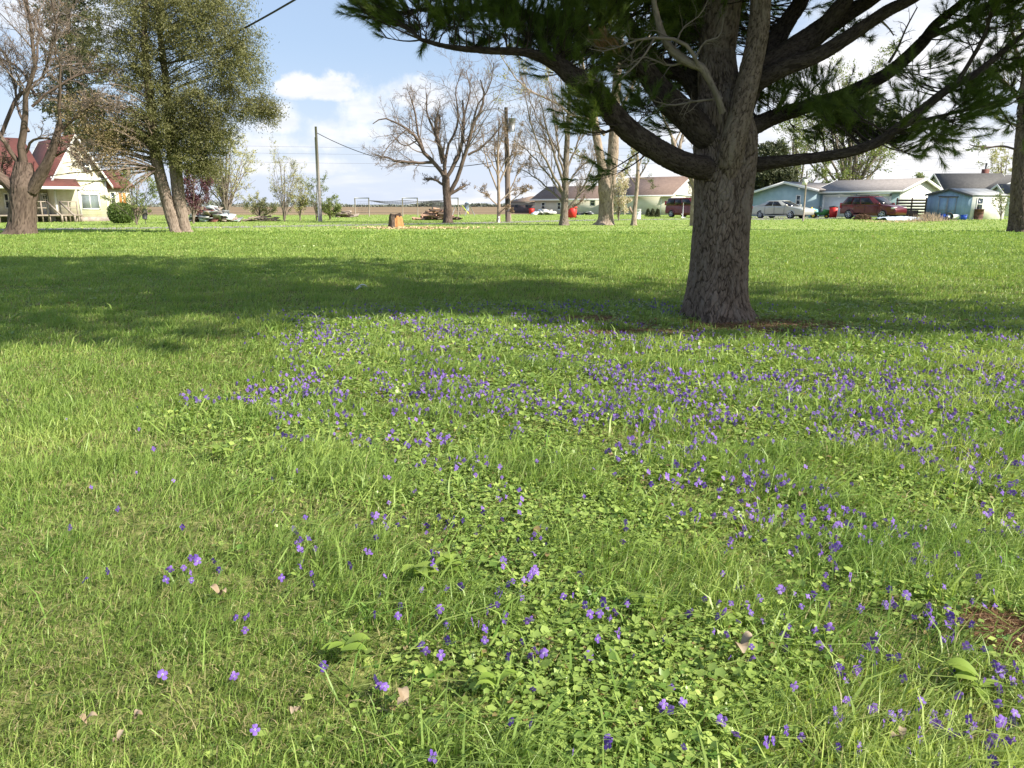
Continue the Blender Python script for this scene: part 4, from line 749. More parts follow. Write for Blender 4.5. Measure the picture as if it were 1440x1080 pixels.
bare_tree('leaning_tree', 'crooked tree trunk leaning left just behind the pine trunk', 44, (977, 317), [[(977, 318, 12), (976, 300, 10), (978, 280, 10), (978, 262, 10), (972, 248, 9), (962, 235, 7), (952, 222, 6), (946, 195, 5)]],
    [[(958, 228, 5), (957, 205, 4), (962, 185, 3)], [(946, 195, 4), (935, 170, 3), (925, 140, 2)], [(970, 246, 3), (975, 220, 2.5), (972, 190, 1.5)], [(952, 222, 3), (938, 212, 2), (925, 215, 1)], [(948, 205, 3), (958, 180, 2), (960, 150, 1)]],
    'pale_bark', lv=((7, .5, .5), (5, .5, .6), (4, .6, .7)), seed=162, tr_n=50, minr=.008)
bare_tree('right_edge_tree', 'dark rough trunk cut off by the right edge of the photo', 33, (1434, 321), [[(1435, 322, 27), (1435, 300, 25), (1436, 260, 23), (1439, 220, 22), (1442, 180, 20), (1446, 120, 17), (1452, 60, 14), (1456, -40, 10)]],
    [[(1428, 210, 3), (1410, 205, 2.5), (1390, 207, 2), (1368, 203, 1.2)], [(1440, 150, 5), (1415, 120, 4), (1395, 110, 3), (1370, 112, 2)], [(1444, 110, 5), (1420, 70, 4), (1405, 20, 3)], [(1448, 90, 5), (1475, 50, 4), (1490, 0, 3)], [(1440, 180, 4), (1412, 168, 3), (1390, 150, 2)], [(1448, 60, 5), (1430, 0, 4), (1420, -50, 3)]],
    'brown_bark', lv=((7, .45, .5), (6, .5, .6), (5, .6, .6)), seed=171, tr_n=110, minr=.009, budmat='spring_leaf', nbud=2600, bud=.07)
def leafy(name, label, cat, D, x, y0, x0, x1, ytop, mat, seed, nleaf=5000, leaf=.1, stems=5, bark='grey_bark', w=3, group=None, hang=None, open_=.35):
    """young leafy tree or bush: several stems from the base filling an uneven crown"""
    rng = np.random.default_rng(seed); limbs = []; h = y0-ytop
    for k in range(stems):
        ex = x0+(x1-x0)*(k+.5)/stems+rng.normal(0, (x1-x0)*.06); edge = abs(ex-x)/max(1, (x1-x0)/2); ey = ytop+h*.55*min(1, edge)**1.6+rng.uniform(0, .06)*h
        limbs.append([(x+rng.normal(0, .6), y0-h*.05*k/stems, w*.6), (x+(ex-x)*.3, y0-(y0-ey)*.4, w*.45), (x+(ex-x)*.75, y0-(y0-ey)*.75, w*.3), (ex, ey, w*.12)])
    return bare_tree(name, label, D, (x, y0), [[(x, y0+1, w), (x, y0-h*.2, w*.8), (x, y0-h*.55, w*.5), (x, y0-h*.8, w*.2)]], limbs, bark, lv=((8, .42, .5), (6, .5, .6), (3, .6, .7)), seed=seed, tr_n=20, budmat=mat, nbud=nleaf, bud=leaf, minr=.006, group=group, cat=cat, t0=.12, up=.05, flare=.1)
leafy('purple_plum_tree', 'small purple-leaved tree behind the twin-trunked evergreen', 'tree', 50, 272, 311, 250, 296, 236, 'purple_leaf', 201, 5200, .11, 7)
leafy('pale_leafing_tree', 'rounded pale green tree in new leaf right of the evergreen', 'tree', 60, 318, 309, 276, 352, 188, 'pale_leaf', 202, 8000, .11, 12, w=4)
leafy('young_green_tree', 'small fresh green tree in front of the right end of the yellow house', 'tree', 46, 192, 315, 152, 232, 236, 'spring_leaf', 203, 5000, .08, 9, w=2)
leafy('young_poplar_tree', 'slim pointed young tree in pale leaf on the open lawn edge', 'tree', 57, 400, 310, 374, 427, 214, 'pale_leaf', 204, 3200, .08, 9, w=2)
leafy('green_shrub', 'low loose green shrub left of the slim pointed tree', 'shrub', 58, 365, 309, 344, 392, 275, 'pale_leaf', 205, 2200, .10, 7, w=2)
leafy('green_shrub', 'fresh green shrub growing around the foot of the grey utility pole', 'shrub', 60, 445, 308, 425, 478, 250, 'spring_leaf', 206, 2600, .09, 8, w=1.5)
leafy('green_shrub', 'low rounded green bush just right of the grey utility pole', 'shrub', 62, 464, 307, 450, 482, 284, 'spring_leaf', 207, 1500, .12, 6, w=2)
leafy('yellow_shrub', 'narrow yellow-green bush right behind the slim pointed tree', 'shrub', 60, 422, 308, 412, 434, 252, 'bud_leaf', 210, 1800, .10, 5, w=2)
leafy('blossoming_bush', 'white and pink blossoming bush beside the thick pale trunk', 'shrub', 60, 870, 307, 856, 884, 248, 'blossom', 208, 4200, .11, 6, w=2)
leafy('backyard_tree', 'large leafing tree behind the blue garage', 'tree', 104, 1195, 300, 1110, 1285, 95, 'spring_leaf', 209, 15000, .24, 14, w=7)
leafy('backyard_tree', 'second leafing tree behind the left half of the blue garage', 'tree', 100, 1120, 300, 1078, 1160, 178, 'spring_leaf', 211, 6000, .22, 8, w=5)
leafy('street_tree', 'round hazy tree above the brown roof at the far right', 'tree', 115, 1408, 296, 1388, 1432, 210, 'pale_leaf', 212, 3800, .22, 7, w=3)
leafy('garden_shrub', 'thin wiry shrub beside the right edge trunk before the grey house', 'shrub', 60, 1408, 306, 1392, 1424, 270, 'spring_leaf', 213, 700, .10, 6, w=1.5)
leafy('green_gable_tree', 'small dense tree tucked between the white gable and the dark roof', 'tree', 96, 1303, 300, 1292, 1318, 246, 'spring_leaf', 214, 2500, .2, 5, w=2)
def evergreen_mass():
    D = 98.0; rng = np.random.default_rng(216); base = P(1082, 300, D); base[2] = 0
    root = empty('evergreen_tree', tuple(base), 'dark evergreen rising over the blue gable just right of the pine trunk', 'tree')
    mb = MB(); mb.cyl((base[0], base[1], -.1), (base[0], base[1], 6), .3, .1, 8); mb.build('trunk', 'brown_bark', root, base)
    mb = MB(); leaf_blobs(mb, rng, [(1082, 250, 26, 18, 2.5, 1), (1064, 252, 18, 14, 2, .6), (1100, 248, 20, 16, 2, .7), (1080, 270, 30, 20, 2.5, .8), (1085, 215, 24, 16, 2, .7)], D, 260, 22, .35, .14); mb.build('crown', 'dark_cedar', root, base)
evergreen_mass()
def hedge():
    rng = np.random.default_rng(217); D = 50.5; base = P(172, 314, D); base[2] = 0; s = PS(D); mb = MB()
    c = base+np.array([0, 0, .75]); n = 9000; u = rand_dirs(rng, n)*rng.random((n, 1))**.3; q = np.sign(u)*np.abs(u)**.75
    leaves(mb, rng, c+np.array([0, 0, -.12])+q*np.array([17*s*.95, .7, .68])+np.array([0, 0, .02]), .09, .06)
    tag(mb.build('hedge_bush', 'shrub_leaf', None, (0, 0, 0)), 'clipped dark green bush at the right corner of the yellow house', 'bush')
    for px, lb in ((911, 'left'), (917.5, 'middle'), (924.5, 'right')):
        D = 82.0; b = P(px, 304, D); b[2] = 0; mb = MB(); n = 900; z = rng.random(n); a = rng.uniform(0, 6.28, n); r_ = .28*np.sqrt(np.clip(1-z, 0, 1))*rng.random(n)**.4+.02
        leaves(mb, rng, np.stack([b[0]+r_*np.cos(a), b[1]+r_*np.sin(a), .05+z*.75], 1), .12, .06)
        tag(mb.build('small_evergreen', 'dark_cedar'), f'{lb} one of three tiny cone evergreens before the green grey house', 'shrub', 'three small evergreens')
hedge()
# ------------------------------------------------------------------ buildings
import bmesh
pm('cream_siding', (0.60, 0.57, 0.42), (0.66, 0.64, 0.52), scale=2, rough=.8, kind='siding', bump=.5, bscale=1.6)
pm('white_siding', (0.72, 0.74, 0.72), (0.62, 0.65, 0.63), scale=2, rough=.8, kind='siding', bump=.4, bscale=1.4)
pm('blue_siding', (0.38, 0.50, 0.55), (0.32, 0.44, 0.49), scale=1.2, rough=.8, kind='siding', bump=.5, bscale=.8, contrast=(.4, .6))
pm('sage_siding', (0.66, 0.64, 0.54), (0.60, 0.58, 0.49), scale=1, rough=.8, kind='siding', bump=.4, bscale=1.4)
pm('grey_siding', (0.40, 0.40, 0.39), (0.34, 0.34, 0.33), scale=1, rough=.8, kind='siding', bump=.4, bscale=1.4)
pm('dark_base', (0.13, 0.10, 0.10), (0.10, 0.08, 0.08), scale=2)
pm('bluegrey_siding', (0.27, 0.32, 0.36), (0.23, 0.28, 0.32), scale=1, rough=.8, kind='siding', bump=.4, bscale=1.4)
pm('steel_blue', (0.30, 0.43, 0.56), (0.24, 0.35, 0.47), scale=1.5, rough=.6, kind='ribs', bscale=.75, bump=.5)
pm('steel_white', (0.72, 0.74, 0.70), (0.6, 0.6, 0.55), scale=1.5, rough=.6, kind='ribs', bscale=.75, bump=.4)
pm('red_shingle', (0.15, 0.05, 0.04), (0.105, 0.036, 0.031), scale=3, kind='shingle', bump=.3)
pm('brown_shingle', (0.22, 0.155, 0.125), (0.16, 0.11, 0.09), scale=3, kind='shingle', bump=.3)
pm('grey_shingle', (0.30, 0.27, 0.26), (0.22, 0.20, 0.19), scale=3, kind='shingle', bump=.3)
pm('dark_shingle', (0.12, 0.115, 0.11), (0.085, 0.08, 0.078), scale=3, kind='shingle', bump=.3)
pm('tan_shingle', (0.36, 0.26, 0.19), (0.28, 0.20, 0.15), scale=3, kind='shingle', bump=.3)
pm('rust_brown_roof', (0.16, 0.085, 0.06), (0.11, 0.06, 0.045), scale=3, kind='shingle', bump=.3)
pm('shed_roof', (0.42, 0.43, 0.43), (0.27, 0.27, 0.26), scale=1.2, rough=.5, metal=.2)
pm('white_trim', (0.78, 0.78, 0.76), (0.70, 0.70, 0.68), scale=3, rough=.6)
pm('dark_trim', (0.10, 0.10, 0.11), (0.08, 0.08, 0.085), scale=3, rough=.6)
pm('door_white', (0.74, 0.74, 0.74), (0.66, 0.67, 0.68), scale=2, rough=.5, kind='siding', bump=.3, bscale=.5)
pm('foundation', (0.35, 0.30, 0.26), (0.25, 0.21, 0.19), scale=4)
pm('orange_wood', (0.62, 0.28, 0.09), (0.50, 0.20, 0.06), scale=3, st=(4, 1, 1))
pm('old_wood', (0.33, 0.28, 0.23), (0.22, 0.18, 0.15), scale=4, st=(1, 1, 6), bump=.3)
pm('dark_wood', (0.11, 0.075, 0.055), (0.07, 0.05, 0.04), scale=5, bump=.3)
pm('brick_red', (0.20, 0.075, 0.06), (0.13, 0.05, 0.04), scale=8, bump=.3)
glassmat('glass'); glassmat('pale_glass', (0.16, 0.19, 0.20), .15)
class Bld:
    def __init__(s, name, label, cat, A, B, depth, group=None):
        a, b = P(A[0], 300, A[1]), P(B[0], 300, B[1]); a[2] = b[2] = 0
        s.u = (b-a)/np.linalg.norm(b-a); s.W = np.linalg.norm(b-a); s.rz = math.atan2(s.u[1], s.u[0]); s.v = np.array([-s.u[1], s.u[0], 0]); s.o = a; s.D = depth
        s.root = empty(name, tuple(a), label, cat, group, s.rz)
    def hit(s, px, py, n, p0):
        d = pxdir(px, py); c = np.array([0, 0, H]); t = np.dot(p0-c, n)/np.dot(d, n); q = c+d*t-s.o; return np.dot(q, s.u), np.dot(q, s.v), q[2]
    def f(s, px, py, y=0.0): q = s.hit(px, py, s.v, s.o+s.v*y); return q[0], q[2]
    def r(s, px, py): q = s.hit(px, py, s.u, s.o+s.u*s.W); return q[1], q[2]
    def part(s, name, mat, mb, parent=None, **k): return mb.build(name, mat, parent or s.root, **k)
    def gable_x(s, x0, x1, y0, y1, h, rise, wall, roof, over=.4, th=.14, ends='white_trim'):
        """walls with a ridge along x"""
        ym = (y0+y1)/2; mb = MB(); mb.prism([(y0, -.1), (y1, -.1), (y1, h), (ym, h+rise), (y0, h)], x0, x1, 'x'); w = s.part('wall', wall, mb)
        sl = rise/(ym-y0); r_ = MB()
        for a, sg in ((y0, 1), (y1, -1)):
            e = a-sg*over; r_.prism([(e, h-over*sl+.02), (ym, h+rise+.02), (ym, h+rise+th), (e, h-over*sl+th)], x0-over, x1+over, 'x')
        rf = s.part('roof', roof, r_); t = MB()
        for x in (x0-over-.06, x1+over+.005):
            for a, sg in ((y0, 1), (y1, -1)):
                e = a-sg*over; t.prism([(e, h-over*sl-.12), (ym, h+rise-.12), (ym, h+rise+th+.01), (e, h-over*sl+th+.01)], x, x+.055, 'x')
        for a, sg in ((y0, -1), (y1, 1)): t.box(x0-over, x1+over, a+sg*(over+.003), a+sg*(over+.09), h-over*sl-.06, h-over*sl+th)
        s.part('fascia', ends, t, rf); return w, rf
    def gable_y(s, x0, x1, y0, y1, h, rise, wall, roof, over=.4, th=.14, ends='white_trim', peak=.5, hr=None):
        """gable faces the front; peak = where the ridge sits, hr = right eave height"""
        xm = x0+(x1-x0)*peak; hr = h if hr is None else hr; mb = MB(); mb.prism([(x0, -.1), (x1, -.1), (x1, hr), (xm, h+rise), (x0, h)], y0, y1); w = s.part('wall', wall, mb); r_ = MB(); t = MB()
        for a, sg, hh in ((x0, 1, h), (x1, -1, hr)):
            sl = (h+rise-hh)/abs(xm-a); e = a-sg*over; r_.prism([(e, hh-over*sl+.02), (xm, h+rise+.02), (xm, h+rise+th), (e, hh-over*sl+th)], y0-over, y1+over)
            for y in (y0-over-.06, y1+over+.005): t.prism([(e, hh-over*sl-.12), (xm, h+rise-.12), (xm, h+rise+th+.01), (e, hh-over*sl+th+.01)], y, y+.055)
        rf = s.part('roof', roof, r_); s.part('fascia', ends, t, rf); return w, rf
    def window(s, x0, x1, z0, z1, face='f', y=0.0, bars=(0, 1), fw=.09, glass='glass', trim='white_trim', parent=None, name='window'):
        def bx(mb, a0, a1, c0, c1, d0, d1):
            if face == 'f': mb.box(a0, a1, y-d1, y-d0, c0, c1)
            else: mb.box(s.W+y+d0, s.W+y+d1, a0, a1, c0, c1)
        g = MB(); bx(g, x0, x1, z0, z1, .002, .02); w = s.part(name, glass, g); f = MB()
        for q in ((x0-fw, x0, z0-fw, z1+fw), (x1, x1+fw, z0-fw, z1+fw), (x0, x1, z0-fw, z0), (x0, x1, z1, z1+fw)): bx(f, *q, .003, .06)
        for k in range(bars[0]): c = x0+(x1-x0)*(k+1)/(bars[0]+1); bx(f, c-.03, c+.03, z0, z1, .021, .04)
        for k in range(bars[1]): c = z0+(z1-z0)*(k+1)/(bars[1]+1); bx(f, x0, x1, c-.03, c+.03, .041, .055)
        s.part('frame', trim, f, w); return w
    def wpx(s, a, b, c, d, **k):                           # window from photo pixels on the front wall
        x0, z1 = s.f(a, b, k.get('y', 0)); x1, z0 = s.f(c, d, k.get('y', 0)); return s.window(x0, x1, z0, z1, **k)
def yellow_house():
    b = Bld('yellow_house', 'yellow wooden house with red shingle roof and porch at the far left', 'house', (80, 55.5), (154, 58), 7)
    x0, _ = b.f(80, 300); x1 = b.W; eh = b.f(80, 251)[1]; ap = b.f(115, 192)[1]
    b.gable_y(0, b.W, 0, 9, eh, ap-eh, 'cream_siding', 'red_shingle', over=.35)
    t = MB(); t.box(-.1, b.W+.1, -.12, -.004, eh-.10, eh+.12); t.box(-.02, .12, -.03, -.003, 0, eh-.1); t.box(b.W-.12, b.W+.02, -.03, -.003, 0, eh-.1); b.part('trim', 'white_trim', t)
    f = MB(); f.box(-.03, b.W+.03, -.035, .3, -.1, .32); b.part('foundation', 'foundation', f)
    b.wpx(115, 228, 126, 241, bars=(0, 1))
    w = b.wpx(113.5, 274, 139.5, 293, bars=(1, 0), glass='pale_glass'); x0, z1 = b.f(113.5, 267); x1, z0 = b.f(139.5, 273)
    g = b.window(x0, x1, z0+.12, z1, bars=(0, 0), name='transom'); lt = MB()
    n = 6
    for k in range(n):
        a, c = x0+(x1-x0)*k/n, x0+(x1-x0)*(k+1)/n
        for p, q in (((a, z0+.12), (c, z1)), ((a, z1), (c, z0+.12))): lt.cyl((p[0], -.05, p[1]), (q[0], -.05, q[1]), .028, n=6)
    b.part('lattice', 'white_trim', lt, g)
    # porch wing to the left: recessed wall, low red roof, rails
    xl = b.f(-60, 300)[0]; y1 = 1.6; pe = b.f(80, 265)[1]
    m = MB(); m.box(xl, -.005, y1, 8.9, -.1, pe+.3); b.part('wall', 'cream_siding', m)
    zt = b.f(60, 196, 5)[1]; r_ = MB(); r_.prism([(-.5, pe), (-.5, pe+.12), (5, zt), (8.9, pe+.4), (8.9, pe)], xl, -.3, 'x'); rf = b.part('roof', 'red_shingle', r_)
    r2 = MB(); e = b.f(107, 266)[0]; r2.prism([(-1.3, pe), (-1.3, pe+.1), (0.0, pe+.75), (0.0, pe+.1)], xl, e, 'x'); b.part('roof', 'red_shingle', r2)
    t = MB(); t.box(xl, e, -1.36, -1.3, pe-.08, pe+.11); b.part('fascia', 'white_trim', t, rf)
    deck = MB(); deck.box(xl, e-.1, -1.3, y1-.003, .42, .52); 
    for x in np.linspace(xl, e-.3, 8): deck.box(x, x+.12, -1.25, -1.13, 0, .42)
    dk = b.part('porch', 'old_wood', deck)
    b.wpx(57, 273, 70, 309, y=y1, bars=(0, 0), glass='door_white', name='door'); b.wpx(60, 275, 67, 286, y=y1-.07, bars=(1, 1), fw=.04)
    b.wpx(85, 270, 97, 293, y=y1, bars=(0, 1), glass='pale_glass'); b.wpx(6, 273, 13, 292, y=y1, bars=(0, 1)); b.wpx(18, 273, 26, 292, y=y1, bars=(0, 1))
    for a, c in ((49, 66), (84, 108)):
        r_ = MB(); xa, za = b.f(a, 289, -1.2); xc, zc = b.f(c, 289, -1.2)
        for z in (.95, 1.38): r_.box(xa, xc, -1.25, -1.19, z, z+.07)
        for x in (xa, (xa+xc)/2, xc): r_.box(x-.04, x+.04, -1.27, -1.17, 0, 1.44)
        xs = xc if a < 60 else xa; r_.hexa([(xs-.05, -1.3, 1.35), (xs+.05, -1.3, 1.35), (xs+.55, -2.5, .4), (xs+.45, -2.5, .4), (xs-.05, -1.3, 1.45), (xs+.05, -1.3, 1.45), (xs+.55, -2.5, .5), (xs+.45, -2.5, .5)]); r_.box(xs+.44, xs+.56, -2.58, -2.48, 0, .55)
        b.part('railing', 'old_wood', r_)
    for k, x in enumerate((xl+3, e-.25)): m = MB(); m.box(x, x+.12, -1.2, -1.08, .52, pe); b.part('post', 'white_trim', m)
    m = MB(); xr = b.f(186, 300, 2)[0]; m.box(b.W+.005, xr, 2, 8.5, -.1, pe+.15); b.part('wall', 'cream_siding', m)
    m = MB(); m.prism([(1.6, pe+.1), (1.6, pe+.25), (5, pe+1.6), (8.8, pe+.25), (8.8, pe+.1)], b.W+.35, xr+.3, 'x'); b.part('roof', 'red_shingle', m)
    b.wpx(155.5, 271, 162, 287, y=2, bars=(0, 1)); b.wpx(166, 271, 178, 287, y=2, bars=(1, 0), glass='orange_wood', name='boarded_window')
yellow_house()
def sage_house():
    b = Bld('green_grey_house', 'long low green grey house with brown roof behind the bare trees', 'house', (752, 114), (944, 101), 9)
    x1 = b.f(866, 280)[0]; h1 = b.f(800, 280)[1]; h2 = b.f(930, 273)[1]
    m = MB(); m.box(0, x1, 0, 9, -.1, h1); b.part('wall', 'sage_siding', m)
    r = MB(); za = b.f(842, 261, 4.5)[1]; xr = b.f(769, 262, 4.5)[0]
    V = [(-.5, -.5, h1), (x1+.4, -.5, h1), (x1+.4, 9.5, h1), (-.5, 9.5, h1), (xr, 4.5, za), (x1+.4, 4.5, za)]; V += [(v[0], v[1], v[2]-.14) for v in V[:4]]
    r.add(V, [(0, 4, 3), (1, 2, 5)], [(0, 1, 5, 4), (2, 3, 4, 5), (6, 7, 1, 0), (7, 8, 2, 1), (8, 9, 3, 2), (9, 6, 0, 3), (6, 9, 8, 7)]); rf = b.part('roof', 'brown_shingle', r)
    t = MB(); t.box(-.52, x1+.3, -.62, -.505, h1-.22, h1+.03); b.part('gutter', 'white_trim', t, rf)
    zb = b.f(940, 250, 5)[1]
    b.gable_x(x1, b.W, -.6, 9.6, h2, zb-h2, 'sage_siding', 'brown_shingle', over=.6)
    for q in ((762, 285, 766, 294), (784.5, 285, 788, 294), (831, 280, 836, 288.5)): b.wpx(*q, bars=(0, 1), fw=.14)
    y0, z0 = b.r(951, 290); y1, z1 = b.r(956, 277); b.window(y0, y1, z0, z1, face='r', bars=(1, 0), y=.0)
    w = MB(); w.box(b.W+.004, b.W+.05, -.6, 9.6, 0, h2-.1); b.part('end_wall', 'cream_siding', w)
    p = MB()
    for y in (1.2, 5, 8.8): p.box(b.W+2.0, b.W+2.16, y, y+.16, 0, h2-.3)
    p.box(b.W+.6, b.W+2.3, -.3, 9.3, h2-.3, h2-.1); b.part('porch', 'white_trim', p)
    c = MB()
    for q in (882, 932): x = b.f(q, 300)[0]; c.box(x-.06, x+.06, -.68, -.604, 0, h2)
    b.part('downpipe', 'white_trim', c)
    ven = b.f(955, 262)
    g = Bld('grey_garage', 'small grey garage with tan hipped roof left of the green grey house', 'garage', (718, 128), (751, 124), 6)
    h = g.f(735, 283)[1]; m = MB(); m.box(0, g.W, 0, 6, 1.25, h); g.part('wall', 'grey_siding', m); m = MB(); m.box(-.01, g.W+.01, -.01, 6.01, -.1, 1.25); g.part('base_wall', 'dark_base', m)
    za = g.f(735, 276, 3)[1]; V = [(-.4, -.4, h), (g.W+.4, -.4, h), (g.W+.4, 6.4, h), (-.4, 6.4, h), (1.8, 3, za), (g.W+.4, 3, za)]; V += [(v[0], v[1], v[2]-.1) for v in V[:4]]
    r = MB(); r.add(V, [(0, 4, 3), (1, 2, 5)], [(0, 1, 5, 4), (2, 3, 4, 5), (6, 7, 1, 0), (7, 8, 2, 1), (8, 9, 3, 2), (9, 6, 0, 3)]); g.part('roof', 'tan_shingle', r)
    for q in ((725, 288.5, 728, 291), (739.5, 288.5, 743, 291)): g.wpx(*q, bars=(0, 0), fw=.05, trim='dark_trim')
sage_house()
def blue_house():
    b = Bld('blue_garage', 'pale blue two-door garage with grey shingles and white gable end', 'garage', (1147, 84.8), (1262, 77.6), 8)
    h = b.f(1200, 269)[1]; rise = b.f(1200, 255, 4.5)[1]-h
    b.gable_x(0, b.W, 0, 8.5, h, rise, 'blue_siding', 'grey_shingle', over=.45)
    w = MB(); w.prism([(0, 0), (8.5, 0), (8.5, h), (4.25, h+rise-.03), (0, h)], b.W+.004, b.W+.04, 'x'); b.part('end_wall', 'white_siding', w)
    for q, lb in (((1160, 276.5, 1198, 304)), 0), ((1208, 275.5, 1248, 304), 1):
        x0, z1 = b.f(q[0], q[1]); x1, _ = b.f(q[2], q[3]); d = MB(); d.box(x0, x1, -.03, -.004, 0, z1); dd = b.part('garage_door', 'door_white', d); t = MB()
        t.box(x0-.22, x0, -.07, -.002, 0, z1+.2); t.box(x1, x1+.22, -.07, -.002, 0, z1+.2); t.box(x0, x1, -.07, -.002, z1, z1+.2)
        for k in (1, 2, 3): t.box(x0+.02, x1-.02, -.036, -.031, z1*k/4-.012, z1*k/4+.012)
        b.part('frame', 'white_trim', t, dd)
    for px in (1152, 1254):
        x, z = b.f(px, 274); l = MB(); l.cyl((x, -.02, z), (x, -.2, z), .05, .05); l.cyl((x, -.2, z-.12), (x, -.2, z+.1), .09, .06); b.part('wall_lamp', 'dark_trim', l)
    g = Bld('blue_house', 'pale blue low gabled house wing right of the pine trunk', 'house', (1053.5, 90.1), (1146, 84), 10)
    h1, h2, ap = g.f(1053.5, 273)[1], g.f(1146, 267)[1], g.f(1106, 257)[1]; xm = g.f(1106, 257)[0]
    g.gable_y(0, g.W, 0, 10, h1, ap-h1, 'blue_siding', 'grey_shingle', over=.5, peak=xm/g.W, hr=h2)
    g.wpx(1121, 275.5, 1124.5, 287, bars=(0, 1), fw=.12); x, z = g.f(1125, 264); l = MB(); l.cyl((x, -.02, z), (x, -.22, z-.1), .07, .12); g.part('flood_lamp', 'white_trim', l)
    m = MB(); m.box(-.06, .1, -.05, -.003, 0, h1); g.part('corner_trim', 'white_trim', m)
blue_house()
def shed():
    b = Bld('blue_shed', 'leaning blue metal shed with double doors and white ribbed side', 'shed', (1301, 68.5), (1363.5, 64.5), 3.6)
    h = b.f(1330, 273)[1]; ap = b.f(1336, 264.5)[1]; b.gable_y(0, b.W, 0, 4.2, h, ap-h, 'steel_blue', 'shed_roof', over=.14, th=.05, ends='dark_trim')
    m = MB(); m.box(b.W+.003, b.W+.02, .02, 4.18, 0, h-.06); b.part('side_wall', 'steel_white', m)
    xa, zt = b.f(1321, 276.5); xb, _ = b.f(1346, 276.5); xm = (xa+xb)/2
    for a, c in ((xa, xm-.02), (xm+.02, xb)):
        d = MB(); d.box(a, c, -.045, -.004, .08, zt); dd = b.part('door', 'steel_blue', d); t = MB()
        for q in ((a, a+.05, .08, zt), (c-.05, c, .08, zt), (a, c, zt-.05, zt), (a, c, .08, .13), (a, c, zt*.42, zt*.42+.05)): t.box(q[0], q[1], -.06, -.046, q[2], q[3])
        b.part('door_frame', 'shed_roof', t, dd)
    t = MB(); t.box(xa-.1, xb+.1, -.08, -.003, zt+.01, zt+.09); b.part('door_rail', 'dark_trim', t)
    y0, z1 = b.r(1374, 277); y1, z0 = b.r(1379, 293); b.window(min(y0, y1), max(y0, y1), z0, z1, face='r', y=.02, bars=(0, 1), fw=.07)
    b.root.rotation_euler = (0, R(1.6), b.rz)
shed()
def far_houses():
    b = Bld('dark_roof_house', 'house with long dark grey roof and brick chimney behind the blue shed', 'house', (1312, 112), (1388, 97), 9)
    h = b.f(1340, 271)[1]; rise = b.f(1345, 252.5, 4.5)[1]-h; b.gable_x(0, b.W, 0, 9, h, rise, 'bluegrey_siding', 'dark_shingle', over=.4)
    x, _ = b.f(1385, 250, 4); z = b.f(1385, 238, 4)[1]; m = MB(); m.box(x-.35, x+.3, 3.6, 4.3, h, z); c = b.part('chimney', 'brick_red', m); m = MB(); m.cyl((x, 3.95, z), (x, 3.95, z+.8), .12); b.part('flue', 'dark_trim', m, c)
    b.wpx(1332, 275, 1337, 284, bars=(0, 1)); b.wpx(1352, 275, 1357, 284, bars=(0, 1))
    g = Bld('white_gable_house', 'low blue grey house with small white gable right of the blue shed', 'house', (1386, 92), (1411, 86), 7)
    h = g.f(1395, 273)[1]; g.gable_y(0, g.W, 0, 8, h, g.f(1402, 261)[1]-h, 'white_siding', 'dark_shingle', over=.3, peak=.62); m = MB(); m.box(-.01, g.W+.01, -.06, -.005, 0, g.f(1395, 284)[1]); g.part('lower_wall', 'bluegrey_siding', m)
    g.wpx(1387.5, 287, 1392.5, 295, bars=(1, 0), y=-.06); g.wpx(1408, 286, 1410.5, 294, bars=(0, 0), y=-.06)
    k = Bld('brown_roof_house', 'pale house with brown hipped roof behind the right edge trunk', 'house', (1396, 124), (1470, 118), 10)
    h = k.f(1410, 262)[1]; za = k.f(1425, 248, 5)[1]; m = MB(); m.box(0, k.W, 0, 10, -.1, h); k.part('wall', 'grey_siding', m)
    V = [(-.5, -.5, h), (k.W+.5, -.5, h), (k.W+.5, 10.5, h), (-.5, 10.5, h), (4.2, 5, za), (k.W-3, 5, za)]; r = MB(); r.add(V, [(0, 4, 3), (1, 2, 5)], [(0, 1, 5, 4), (2, 3, 4, 5), (0, 3, 2, 1)]); k.part('roof', 'rust_brown_roof', r)
    t = MB(); t.box(-.5, k.W+.5, -.6, -.505, h-.2, h+.02); k.part('gutter', 'white_trim', t); k.wpx(1412, 268, 1417, 277, bars=(0, 1))
    q = Bld('steep_roof_house', 'grey house gable peeking between the white gable end and dark roof', 'house', (1296, 106), (1325, 100), 8)
    h = q.f(1310, 268)[1]; q.gable_y(0, q.W, 0, 8, h, q.f(1310, 246)[1]-h, 'grey_siding', 'dark_shingle', over=.3)
far_houses()
